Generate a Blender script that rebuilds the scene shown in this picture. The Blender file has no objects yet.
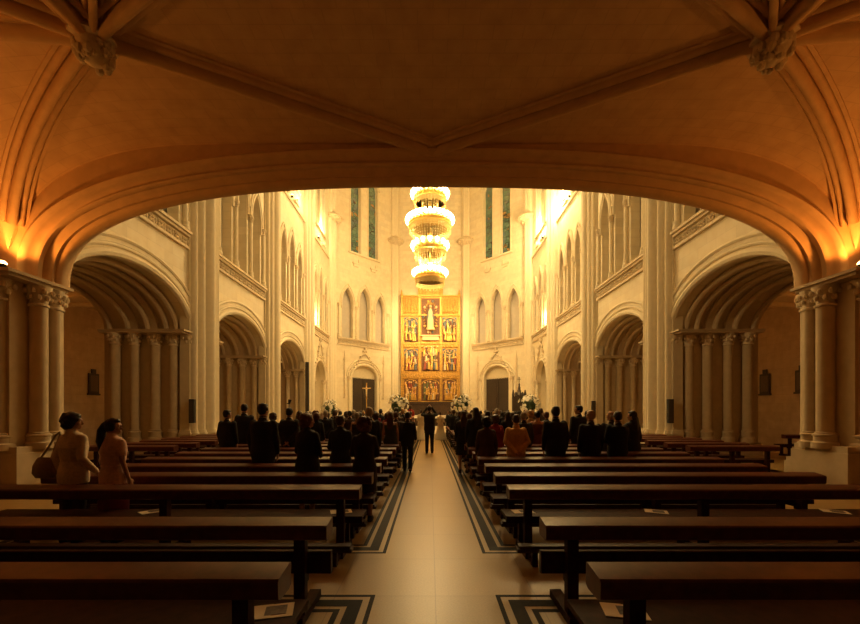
import bpy, bmesh, math, random
from math import pi, sin, cos, sqrt, radians
from mathutils import Vector, Matrix
from mathutils.geometry import tessellate_polygon
RND = random.Random(11)
SC = bpy.context.scene
COL = SC.collection
W = 9.6            # half width of the nave
CAPZ = 4.72        # top of the arcade capitals
TOP = 28.0
BAYC = [13.1 + 7.25 * k for k in range(4)]
PIL = [16.75 + 7.25 * k for k in range(3)]

# ------------------------------------------------------------------ materials
def nodes(name):
    m = bpy.data.materials.new(name); m.use_nodes = True
    nt = m.node_tree; b = nt.nodes['Principled BSDF']
    return m, nt, b
def plain(name, col, rough=.6, metal=0, noise=0, nscale=8, bump=0, spec=None, emit=None, estr=0, coat=0):
    m, nt, b = nodes(name)
    b.inputs['Roughness'].default_value = rough; b.inputs['Metallic'].default_value = metal
    b.inputs['Base Color'].default_value = (*col, 1)
    if spec is not None: b.inputs['Specular IOR Level'].default_value = spec
    if coat: b.inputs['Coat Weight'].default_value = coat; b.inputs['Coat Roughness'].default_value = .15
    if emit: b.inputs['Emission Color'].default_value = (*emit, 1); b.inputs['Emission Strength'].default_value = estr
    if noise or bump:
        tc = nt.nodes.new('ShaderNodeTexCoord'); nz = nt.nodes.new('ShaderNodeTexNoise')
        nz.inputs['Scale'].default_value = nscale; nz.inputs['Detail'].default_value = 5
        nt.links.new(tc.outputs['Object'], nz.inputs['Vector'])
        if noise:
            r = nt.nodes.new('ShaderNodeValToRGB')
            r.color_ramp.elements[0].position = .3; r.color_ramp.elements[1].position = .7
            r.color_ramp.elements[0].color = (*[c * (1 - noise) for c in col], 1)
            r.color_ramp.elements[1].color = (*[min(1, c * (1 + noise)) for c in col], 1)
            nt.links.new(nz.outputs['Fac'], r.inputs['Fac']); nt.links.new(r.outputs['Color'], b.inputs['Base Color'])
        if bump:
            bp = nt.nodes.new('ShaderNodeBump'); bp.inputs['Strength'].default_value = bump; bp.inputs['Distance'].default_value = .02
            nt.links.new(nz.outputs['Fac'], bp.inputs['Height']); nt.links.new(bp.outputs['Normal'], b.inputs['Normal'])
    return m
def blocks(name, col, axes, bw, bh, joint=.75, mortar=.012, rough=.75, offset=.5, var=.06, speck=0):
    m, nt, b = nodes(name); L = nt.links.new
    tc = nt.nodes.new('ShaderNodeTexCoord'); sp = nt.nodes.new('ShaderNodeSeparateXYZ'); cb = nt.nodes.new('ShaderNodeCombineXYZ')
    L(tc.outputs['Object'], sp.inputs[0])
    L(sp.outputs[axes[0]], cb.inputs[0]); L(sp.outputs[axes[1]], cb.inputs[1])
    br = nt.nodes.new('ShaderNodeTexBrick'); L(cb.outputs[0], br.inputs['Vector'])
    br.offset = offset; br.inputs['Scale'].default_value = 1; br.inputs['Brick Width'].default_value = bw; br.inputs['Row Height'].default_value = bh
    br.inputs['Mortar Size'].default_value = mortar; br.inputs['Mortar Smooth'].default_value = .3
    br.inputs['Color1'].default_value = (*[c * (1 - var) for c in col], 1); br.inputs['Color2'].default_value = (*[min(1, c * (1 + var)) for c in col], 1)
    br.inputs['Mortar'].default_value = (*[c * joint for c in col], 1)
    nz = nt.nodes.new('ShaderNodeTexNoise'); nz.inputs['Scale'].default_value = 60 if speck else 3; nz.inputs['Detail'].default_value = 6
    L(tc.outputs['Object'], nz.inputs['Vector'])
    mx = nt.nodes.new('ShaderNodeMix'); mx.data_type = 'RGBA'; mx.blend_type = 'OVERLAY'; mx.inputs[0].default_value = speck or .25
    L(br.outputs['Color'], mx.inputs[6]); L(nz.outputs['Fac'], mx.inputs[7]); L(mx.outputs[2], b.inputs['Base Color'])
    b.inputs['Roughness'].default_value = rough
    return m
STONE_C = (.70, .61, .43)
M = {
 'side': blocks('limestone_side', STONE_C, ('Y', 'Z'), .9, .42, .9, .012),
 'front': blocks('limestone_front', STONE_C, ('X', 'Z'), .9, .42, .9, .012),
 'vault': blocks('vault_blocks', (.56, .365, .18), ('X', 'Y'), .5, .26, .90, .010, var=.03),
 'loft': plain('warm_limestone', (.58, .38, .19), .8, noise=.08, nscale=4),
 'stone': plain('carved_limestone', STONE_C, .8, noise=.05, nscale=5),
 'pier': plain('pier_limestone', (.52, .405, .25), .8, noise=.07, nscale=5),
 'carve': plain('carved_ornament', (.64, .53, .36), .85, noise=.14, nscale=9, bump=.4),
 'plaster': plain('grey_plaster', (.50, .45, .38), .9, noise=.05, nscale=3),
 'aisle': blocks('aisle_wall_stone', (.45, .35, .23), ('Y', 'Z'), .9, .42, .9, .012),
 'floor': blocks('floor_tiles', (.31, .19, .058), ('X', 'Y'), .93, .93, .72, .006, .36, 0, .04, .35),
 'band': plain('dark_marble_band', (.010, .007, .006), .6, noise=.3, nscale=20, spec=.08),
 'step': plain('pale_step_marble', (.6, .5, .36), .4, noise=.1),
 'wood': plain('dark_mahogany', (.040, .0125, .0055), .5, noise=.35, nscale=14, spec=.07),
 'wood2': plain('mahogany_ledge', (.095, .024, .009), .38, noise=.25, nscale=14, spec=.25),
 'pad': plain('brown_leather_pad', (.05, .02, .012), .5, noise=.2, nscale=10),
 'door': plain('dark_oak', (.035, .022, .014), .5, noise=.3, nscale=9),
 'gold': plain('gilded_wood', (.62, .36, .085), .4, .5, noise=.35, nscale=9, bump=.5),
 'brass': plain('polished_brass', (.9, .6, .18), .3, .9),
 'bulb': plain('lit_bulb', (1, .9, .7), .3, emit=(1, .80, .42), estr=26),
 
 'lamp': plain('lit_lamp', (1, .8, .5), .3, emit=(1, .62, .2), estr=14),
 'iron': plain('black_iron', (.015, .013, .012), .5, .3),
 'speaker': plain('brown_grey_grille', (.07, .055, .04), .7, noise=.2, nscale=60),
 'leaf': plain('dark_leaves', (.03, .06, .02), .6, noise=.3),
 'petal': plain('white_petals', (.85, .82, .72), .6, noise=.05),
 'paper': plain('cream_paper', (.75, .62, .42), .7),
 'photo': plain('dark_print', (.10, .07, .045), .6, noise=.6, nscale=40),
 'ivory': plain('ivory_paint', (.72, .56, .32), .6),
 'pblue': plain('painted_blue', (.12, .15, .17), .6, noise=.3), 'pred': plain('painted_red', (.30, .06, .03), .6, noise=.2),
 'pbrown': plain('painted_umber', (.16, .07, .03), .6, noise=.3), 'pskin': plain('painted_flesh', (.75, .48, .28), .6), 'pgreen': plain('painted_green', (.13, .16, .06), .6),
 'marble': plain('dark_altar_marble', (.06, .035, .022), .35, noise=.3, nscale=6),
 'cloth_white': plain('white_altar_linen', (.85, .8, .7), .8),
}
def glass(name):
    m, nt, b = nodes(name); L = nt.links.new
    tc = nt.nodes.new('ShaderNodeTexCoord'); vo = nt.nodes.new('ShaderNodeTexVoronoi'); vo.inputs['Scale'].default_value = 2.6
    L(tc.outputs['Object'], vo.inputs['Vector'])
    r = nt.nodes.new('ShaderNodeValToRGB'); r.color_ramp.interpolation = 'CONSTANT'
    e = r.color_ramp.elements; e[0].color = (.07, .17, .14, 1); e[1].position = .45; e[1].color = (.11, .22, .17, 1)
    for p, c in ((.7, (.08, .15, .17)), (.9, (.30, .19, .06))): q = e.new(p); q.color = (*c, 1)
    sp = nt.nodes.new('ShaderNodeSeparateColor'); L(vo.outputs['Color'], sp.inputs[0]); L(sp.outputs[0], r.inputs['Fac'])
    v2 = nt.nodes.new('ShaderNodeTexVoronoi'); v2.feature = 'DISTANCE_TO_EDGE'; v2.inputs['Scale'].default_value = 2.6; L(tc.outputs['Object'], v2.inputs['Vector'])
    lt = nt.nodes.new('ShaderNodeMath'); lt.operation = 'LESS_THAN'; lt.inputs[1].default_value = .03; L(v2.outputs['Distance'], lt.inputs[0])
    mx = nt.nodes.new('ShaderNodeMix'); mx.data_type = 'RGBA'; L(lt.outputs[0], mx.inputs[0]); L(r.outputs['Color'], mx.inputs[6]); mx.inputs[7].default_value = (.01, .01, .01, 1)
    L(mx.outputs[2], b.inputs['Base Color']); b.inputs['Roughness'].default_value = .25
    b.inputs['Transmission Weight'].default_value = .15
    return m
def crystal():
    m, nt, b = nodes('crystal_drops'); L = nt.links.new
    b.inputs['Base Color'].default_value = (.95, .8, .45, 1); b.inputs['Roughness'].default_value = .2
    t = nt.nodes.new('ShaderNodeBsdfTranslucent'); t.inputs[0].default_value = (1, .88, .55, 1); x = nt.nodes.new('ShaderNodeMixShader'); x.inputs[0].default_value = .65
    L(b.outputs[0], x.inputs[1]); L(t.outputs[0], x.inputs[2]); L(x.outputs[0], nt.nodes['Material Output'].inputs[0]); return m
M['crystal'] = crystal()
M['glass'] = glass('stained_glass')
_cm = {}
def cloth(r, g, b, rough=.85):
    k = (r, g, b)
    if k not in _cm: _cm[k] = plain('fabric_%02d' % len(_cm), k, rough, noise=.12, nscale=30)
    return _cm[k]
SKIN = plain('skin', (.50, .28, .17), .55)
HAIR = {'black': plain('black_hair', (.010, .008, .007), .45), 'brown': plain('brown_hair', (.06, .028, .014), .5), 'red': plain('auburn_hair', (.095, .03, .013), .5),
        'grey': plain('grey_hair', (.42, .36, .28), .6), 'blond': plain('blond_hair', (.45, .28, .11), .5)}

# ------------------------------------------------------------------ mesh builder
class MB:
    def __init__(s): s.v = []; s.f = []; s.m = []; s.mi = 0
    def add(s, vs, fs):
        o = len(s.v); s.v += [tuple(p) for p in vs]; s.f += [[i + o for i in f] for f in fs]; s.m += [s.mi] * len(fs)
    def box(s, x0, x1, y0, y1, z0, z1, F=None):
        p = [(x0, y0, z0), (x1, y0, z0), (x1, y1, z0), (x0, y1, z0), (x0, y0, z1), (x1, y0, z1), (x1, y1, z1), (x0, y1, z1)]
        if F: p = [F(*q) for q in p]
        s.add(p, [(3, 2, 1, 0), (4, 5, 6, 7), (0, 1, 5, 4), (1, 2, 6, 5), (2, 3, 7, 6), (3, 0, 4, 7)])
    def fbox(s, F, u0, u1, v0, v1, w0, w1): s.box(u0, u1, v0, v1, w0, w1, F)
    def loft(s, rings, cap=True, loop=True, close=False):
        n = len(rings[0]); vs = [p for r in rings for p in r]; fs = []
        R = len(rings)
        for i in range(R if close else R - 1):
            for j in range(n if loop else n - 1):
                a, b = i * n + j, i * n + (j + 1) % n; c, d = ((i + 1) % R) * n + (j + 1) % n, ((i + 1) % R) * n + j
                fs.append((a, b, c, d))
        if cap and not close: fs += [tuple(range(n))[::-1], tuple(range((R - 1) * n, R * n))]
        s.add(vs, fs)
    def tube(s, path, r, n=8, close=False, cap=True):
        P = [Vector(p) for p in path]; N = len(P); rs = r if isinstance(r, (list, tuple)) else [r] * N
        rings = []; up = None
        for i in range(N):
            a = P[i - 1] if (i > 0 or close) else P[i]; b = P[(i + 1) % N] if (i < N - 1 or close) else P[i]
            t = (b - a).normalized()
            if up is None: up = Vector((0, 0, 1)) if abs(t.z) < .9 else Vector((0, 1, 0))
            x = up.cross(t)
            if x.length < 1e-5: x = Vector((1, 0, 0)).cross(t)
            x.normalize(); up = t.cross(x)
            rings.append([P[i] + (x * cos(2 * pi * k / n) + up * sin(2 * pi * k / n)) * rs[i] for k in range(n)])
        s.loft(rings, cap, True, close)
    def limb(s, path, r, n=10):
        s.tube(path, r, n)
        for p, q in zip(path, r): s.sph(p, (q, q, q), n, 6)
    def lathe(s, c, prof, n=16, F=None):
        rings = []
        for r, z in prof:
            ring = [(c[0] + r * cos(2 * pi * k / n), c[1] + r * sin(2 * pi * k / n), c[2] + z) for k in range(n)]
            rings.append([F(*q) for q in ring] if F else ring)
        s.loft(rings)
    def sph(s, c, r, n=12, m=8, rot=None):
        if not isinstance(r, (list, tuple)): r = (r, r, r)
        rings = []
        for i in range(m + 1):
            a = -pi / 2 + pi * i / m; a = max(-pi / 2 + .05, min(pi / 2 - .05, a))
            ring = []
            for k in range(n):
                q = Vector((r[0] * cos(a) * cos(2 * pi * k / n), r[1] * cos(a) * sin(2 * pi * k / n), r[2] * sin(a)))
                if rot is not None: q = rot @ q
                ring.append(q + Vector(c))
            rings.append(ring)
        s.loft(rings)
    def prism(s, poly, z0, z1, F=None):
        a = [(p[0], p[1], z0) for p in poly]; b = [(p[0], p[1], z1) for p in poly]
        if F: a = [F(*q) for q in a]; b = [F(*q) for q in b]
        s.loft([a, b])
    def panel(s, F, outer, holes, w0, w1):
        loops = [outer] + holes
        tris = tessellate_polygon([[Vector((p[0], p[1], 0)) for p in l] for l in loops])
        flat = [p for l in loops for p in l]
        s.add([F(p[0], p[1], w1) for p in flat], tris); s.add([F(p[0], p[1], w0) for p in flat], [t[::-1] for t in tris])
        for l in loops:
            n = len(l); s.add([F(p[0], p[1], w1) for p in l] + [F(p[0], p[1], w0) for p in l], [(i, (i + 1) % n, n + (i + 1) % n, n + i) for i in range(n)])
    def mesh(s, name, mats, smooth=35, fix=True):
        me = bpy.data.meshes.new(name); me.from_pydata(s.v, [], s.f)
        for m in (mats if isinstance(mats, (list, tuple)) else [mats]): me.materials.append(m)
        me.polygons.foreach_set('material_index', s.m)
        if fix:
            bm = bmesh.new(); bm.from_mesh(me); bmesh.ops.recalc_face_normals(bm, faces=bm.faces[:]); bm.to_mesh(me); bm.free()
        if smooth:
            me.shade_smooth(); me.set_sharp_from_angle(angle=radians(smooth))
        me.update(); return me
    def build(s, name, mats, parent=None, smooth=35, loc=None):
        return link(name, s.mesh(name, mats, smooth), parent, loc)
def link(name, data, parent=None, loc=None):
    o = bpy.data.objects.new(name, data); COL.objects.link(o)
    if parent is not None: o.parent = parent
    if loc is not None: o.location = loc
    return o
def empty(name, loc=(0, 0, 0), rz=0, sc=1):
    o = link(name, None, None, loc); o.rotation_euler.z = rz; o.scale = (sc,) * 3; o.empty_display_size = .2
    return o
def tag(o, label, cat, group=None):
    o['label'] = label; o['category'] = cat; o['kind'] = 'thing'
    if group: o['group'] = group
    return o
def structure(o, label=None):
    o['kind'] = 'structure'
    if label: o['label'] = label
    return o
def remesh(mb, name, mats, voxel, smooth=4, fac=.5):
    me = mb.mesh('tmp', mats, 0); o = link('tmp', me)
    r = o.modifiers.new('r', 'REMESH'); r.mode = 'VOXEL'; r.voxel_size = voxel
    sm = o.modifiers.new('s', 'SMOOTH'); sm.iterations = smooth; sm.factor = fac
    dg = bpy.context.evaluated_depsgraph_get(); dg.update()
    out = bpy.data.meshes.new_from_object(o.evaluated_get(dg)); out.name = name
    bpy.data.objects.remove(o); bpy.data.meshes.remove(me)
    out.materials.clear()
    for m in (mats if isinstance(mats, (list, tuple)) else [mats]): out.materials.append(m)
    out.shade_smooth(); return out

# ------------------------------------------------------------------ arches
def arch(uc, a, spring, rise, n=20, pointed=False, p=2.0):
    out = []
    if pointed:
        R = (a * a + rise * rise) / (2 * a); t1 = math.acos(max(-1, (R - a) / R))
        for i in range(n // 2 + 1):
            t = t1 * i / (n // 2); out.append((uc - a + R - R * cos(t), spring + R * sin(t)))
        out += [(2 * uc - u, v) for u, v in out[-2::-1]]
    else:
        for i in range(n + 1):
            t = pi - pi * i / n; c, s_ = cos(t), sin(t)
            out.append((uc + a * math.copysign(abs(c) ** (2 / p), c), spring + rise * abs(s_) ** (2 / p)))
    return out
def opening(uc, a, base, spring, rise, **k): return [(uc - a, base)] + arch(uc, a, spring, rise, **k) + [(uc + a, base)]
def curve_offset(c, d):
    out = []
    for i, p in enumerate(c):
        a = c[max(0, i - 1)]; b = c[min(len(c) - 1, i + 1)]; t = Vector((b[0] - a[0], b[1] - a[1])); t.normalize()
        out.append((p[0] - t.y * d, p[1] + t.x * d))
    return out
def mould(mb, F, c, prof, cap=True):
    """sweep a profile of (outward, w) pairs along a curve in the wall's plane"""
    rings = []
    for i, p in enumerate(c):
        a = c[max(0, i - 1)]; b = c[min(len(c) - 1, i + 1)]; t = Vector((b[0] - a[0], b[1] - a[1])); t.normalize()
        rings.append([F(p[0] - t.y * d, p[1] + t.x * d, w) for d, w in prof])
    mb.loft(rings, cap)
def roll(r, d=0, w=0, n=8): return [(d + r * cos(2 * pi * k / n), w + r * sin(2 * pi * k / n)) for k in range(n)]
def column(F, u, w, z0, z1, r, name, mat, parent, cap=.38, base=.5, leafy=True):
    """round shaft with moulded base and leafy capital; F maps (u, v, w)"""
    G = lambda x, y, z: F(u + x, z, w + y)
    mb = MB(); mb.lathe((0, 0, 0), [(r, z0 + base), (r, z1 - cap)], 14, G); o = mb.build(name, mat, parent)
    mb = MB(); h = base
    mb.lathe((0, 0, 0), [(r * 1.55, z0), (r * 1.55, z0 + h * .35), (r * 1.3, z0 + h * .42), (r * 1.3, z0 + h * .7), (r * 1.42, z0 + h * .76), (r * 1.42, z0 + h * .84), (r * 1.15, z0 + h * .9), (r * 1.2, z0 + h * .96), (r, z0 + h)], 12, G)
    mb.build('column_base', mat, o)
    mb = MB(); z = z1 - cap
    mb.lathe((0, 0, 0), [(r * 1.02, z), (r * 1.2, z + .02), (r * 1.2, z + .06), (r, z + .08), (r * 1.05, z + cap * .45), (r * 1.45, z + cap * .8), (r * 1.5, z1)], 12, G)
    if leafy:
        for row, (zz, rr) in enumerate(((.42, 1.22), (.7, 1.5))):
            for k in range(8):
                a = 2 * pi * (k + .5 * row) / 8
                q = G(r * rr * cos(a), r * rr * sin(a), z + cap * zz); e = r * .32
                mb.sph(q, (e, e, e * 1.3), 6, 4)
    mb.build('capital', M['carve'] if leafy else mat, o)
    return o

# ------------------------------------------------------------------ walls of the nave
def side_frame(s): return lambda u, v, w: (s * (W - w), u, v)
def triple_lancet(root, F, uc, sp=1.6, a=.5, sill=8.75, dz=0):
    spr = (12.1 + dz, 12.5 + dz, 12.1 + dz); mb = MB()
    for i, du in enumerate((-sp, 0, sp)):
        c = arch(uc + du, a + .06, spr[i], 1.5 + dz / 2, pointed=True)
        mould(mb, F, [(uc + du - a - .06, spr[i] - .5)] + c + [(uc + du + a + .06, spr[i] - .5)], roll(.07, .02, .03))
        c = arch(uc + du, a + .24, spr[i], 1.85 + dz / 2, pointed=True); mould(mb, F, c, roll(.06, 0, .04))
    mb.build('lancet_moulding', M['stone'], root)
    for du in (-sp * 1.5, -sp / 2, sp / 2, sp * 1.5):
        column(F, uc + du, .06, sill, 12.0 + dz, .11, 'lancet_shaft', M['stone'], root, .34, .35)
    mb = MB(); mb.fbox(F, uc - sp * 1.5 - .5, uc + sp * 1.5 + .5, sill - .4, 15.6, -.75, -.6); mb.build('recess_back', M['plaster'], root)
def frieze(root, F, u0, u1, v=8.05):
    mb = MB()
    mb.fbox(F, u0, u1, v, v + .1, -.05, .12); mb.fbox(F, u0, u1, v + .48, v + .58, -.05, .14); mb.fbox(F, u0, u1, v + .58, v + .68, -.05, .22)
    n = int((u1 - u0) / .42); st = (u1 - u0) / n
    for i in range(n):
        u = u0 + (i + .5) * st
        for da, rr in ((0, .075), (pi / 2, .075), (pi, .075), (1.5 * pi, .075)):
            mb.sph(F(u + .1 * cos(da + .78), v + .29 + .1 * sin(da + .78), .03), rr, 6, 4)
        mb.sph(F(u + st / 2, v + .29, .03), (.05, .05, .12), 6, 4)
    mb.build('carved_frieze', M['carve'], root)
def pilaster(root, F, u, half=1.0, z1=TOP):
    poly = [(-half, -.3), (-half, .08)]
    for c, r, w0 in ((-.82, .12, .08), (-.46, .17, .10), (0, .25, .12), (.46, .17, .10), (.82, .12, .08)):
        poly += [(c * half + r * cos(pi - pi * k / 8), w0 + r * 1.7 * sin(pi - pi * k / 8)) for k in range(9)]
    poly += [(half, .08), (half, -.3)]
    G = lambda x, y, z: F(u + x, z, y)
    mb = MB(); mb.prism(poly, 0, z1, G); mb.build('pilaster', M['stone'], root)
    mb = MB()
    for k, (e, z0, zt) in enumerate(((.16, 0, .42), (.12, .42, .5), (.08, .5, .8), (.12, .8, .86), (.06, .86, .96))):
        mb.prism([(x * (1 + e / half), y + (e if y > 0 else 0)) for x, y in poly], z0, zt, G)
    mb.build('pilaster_base', M['stone'], root)
STEPS = [(-.45, 2.85), (-.45, 2.72), (-1.15, 2.72), (-1.15, 2.6), (-1.85, 2.6), (-1.85, 2.5), (-3.0, 2.5)]
def big_arch(root, F, uc):
    mb = MB(); rise = 1.8
    c = arch(uc, 2.85, CAPZ + .13, rise - .1, 28)
    mould(mb, F, c, roll(.13, .06, 0)); mould(mb, F, c, roll(.06, .3, .02)); mould(mb, F, c, [(.36, -.05), (.36, .05), (.5, .05), (.5, -.05)])
    hood = [p for p in arch(uc, 3.42, CAPZ + .1, 2.22, 40) if p[1] > 5.85]; mould(mb, F, hood, [(0, -.02), (0, .08), (.06, .12), (.13, .08), (.13, -.02)])
    for p in (hood[0], hood[-1]): mb.sph(F(p[0], p[1] - .08, .05), .13, 8, 6)
    mb.build('archivolt', M['stone'], root)
    mb = MB(); rings = []
    for w, a in STEPS:
        rings.append([F(u, v, w) for u, v in [(uc - a, 0)] + arch(uc, a, CAPZ + .13, rise - .1 - (2.85 - a), 28) + [(uc + a, 0)]])
    mb.loft(rings, False, False)
    for w, a in ((-.5, 2.74), (-.85, 2.66), (-1.5, 2.54), (-2.2, 2.44), (-2.9, 2.44)):
        mould(mb, F, arch(uc, a, CAPZ + .13, rise - .1 - (2.85 - a), 28), roll(.1, 0, w))
    mb.build('arch_soffit', M['pier'], root)
    for sg in (-1, 1):
        for w, a, r in ((-.06, 2.86, .17), (-.58, 2.70, .16), (-1.2, 2.55, .17), (-1.9, 2.40, .15), (-2.6, 2.34, .17)):
            column(F, uc + sg * a, w, .5, CAPZ, r, 'jamb_column', M['pier'], root, .46, .5)
        mb = MB()
        for e, z0, z1 in ((.28, 0, .38), (.22, .38, .5)):
            us = sorted((uc + sg * 3.05, uc + sg * (2.5 - e))); mb.fbox(F, us[0], us[1], z0, z1, -3.1, .02)
        us = sorted((uc + sg * 3.05, uc + sg * 2.16)); wp = -.5 if uc < 14 and sg < 0 else 0; mb.fbox(F, us[0], us[1], CAPZ, CAPZ + .06, -3.12, .06 + wp); mb.fbox(F, us[0], us[1], CAPZ + .07, CAPZ + .14, -3.15, .16 + wp)
        mb.build('jamb_plinth_and_abacus', M['pier'], root)
wn = [0]
def twin_window(F, uc, sill=17.5, spr=22.6, a=.45, sp=.75):
    wn[0] += 1
    mb = MB()
    for du in (-sp, sp):
        c = [(uc + du - a - .05, sill)] + arch(uc + du, a + .05, spr, 1.3, pointed=True) + [(uc + du + a + .05, sill)]
        mould(mb, F, c, roll(.07, .03, .02))
        mould(mb, F, [(uc + du - a, sill)] + arch(uc + du, a, spr, 1.25, pointed=True) + [(uc + du + a, sill)], [(-.06, -.36), (-.06, -.26), (.02, -.26), (.02, -.36)])
    c = arch(uc, sp + a + .25, spr + .3, 2.2, pointed=True); mould(mb, F, c, roll(.1, 0, .04))
    mb.fbox(F, uc - sp - a - .3, uc + sp + a + .3, sill - .16, sill, -.3, .18)
    o = mb.build('window_%d' % wn[0], M['stone']); structure(o, 'tall twin lancet window with dark teal stained glass')
    for du in (-sp, sp):
        mb = MB(); mb.panel(F, opening(uc + du, a, sill, spr, 1.25, pointed=True), [], -.33, -.29); p = mb.build('stained_glass_pane', M['glass'], o)
        mb = MB()
        for k in range(1, 6): mb.fbox(F, uc + du - a, uc + du + a, sill + k * .9, sill + k * .9 + .04, -.29, -.27)
        for zz in (sill + .9, sill + 3.6): mould(mb, F, [(uc + du + .28 * cos(t * pi / 8), zz + .28 * sin(t * pi / 8)) for t in range(17)], roll(.03, 0, -.27, 5))
        mb.build('glazing_bar', M['iron'], p)
    mb = MB()
    for du in (-sp, sp):   # small ledges under each light
        mb.fbox(F, uc + du - .42, uc + du + .42, sill - 1.15, sill - 1.0, -.05, .2); mb.fbox(F, uc + du - .3, uc + du + .3, sill - 1.4, sill - 1.15, -.05, .12); mb.fbox(F, uc + du + .3, uc + du + .42, sill - 1.0, sill - .6, -.05, .12)
    mb.build('sill_corbel', M['stone'], o)
def corbel(root, F, u, v, r=.42):
    mb = MB(); G = lambda x, y, z: F(u + x, z, .12 + y)
    mb.lathe((0, 0, v), [(.06, -.75), (.16, -.7), (.12, -.6), (r * .5, -.35), (r * .95, -.12), (r, 0), (r * 1.15, .02), (r * 1.1, .14), (r * .9, .2), (.2, .7), (.14, 7)], 14, G)
    for k in range(10):
        a = 2 * pi * k / 10
        for rr, dz in ((.62, -.3), (.95, -.1)): mb.sph(G(r * rr * cos(a), r * rr * sin(a), v + dz), (.1, .1, .13), 6, 4)
    mb.build('leafy_corbel', M['carve'], root)
def gable(root, F, uc, a, z0, ztop, w=.08):
    """crocketed ogee moulding with a finial, and two thin pinnacles"""
    mb = MB(); pts = []
    for i in range(13):
        t = i / 12; u = a * (1 - t) ** .75 * (1 - .25 * sin(pi * t)); pts.append((u, z0 + (ztop - z0) * (t ** 1.5 * .55 + .45 * t)))
    for sg in (-1, 1):
        mb.tube([F(uc + sg * u, v, w) for u, v in pts], .07, 6)
        for u, v in pts[2:11:2]: mb.sph(F(uc + sg * (u + .1), v + .08, w + .03), .11, 6, 4)
        mb.lathe((0, 0, 0), [(.12, z0 - 2.6), (.09, z0 - 2.4), (.09, ztop - .9), (.14, ztop - .85), (.1, ztop - .7), (.015, ztop + .1)], 8, lambda x, y, z: F(uc + sg * (a + .35) + x, z, w + y))
    mb.tube([F(uc, ztop - .1, w), F(uc, ztop + .55, w)], .06, 6)
    for du, dv in ((-.18, .25), (.18, .25), (0, .55), (0, .25)): mb.sph(F(uc + du, ztop + dv, w), .13, 6, 5)
    mb.build('crocketed_gable', M['carve'], root)

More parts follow.
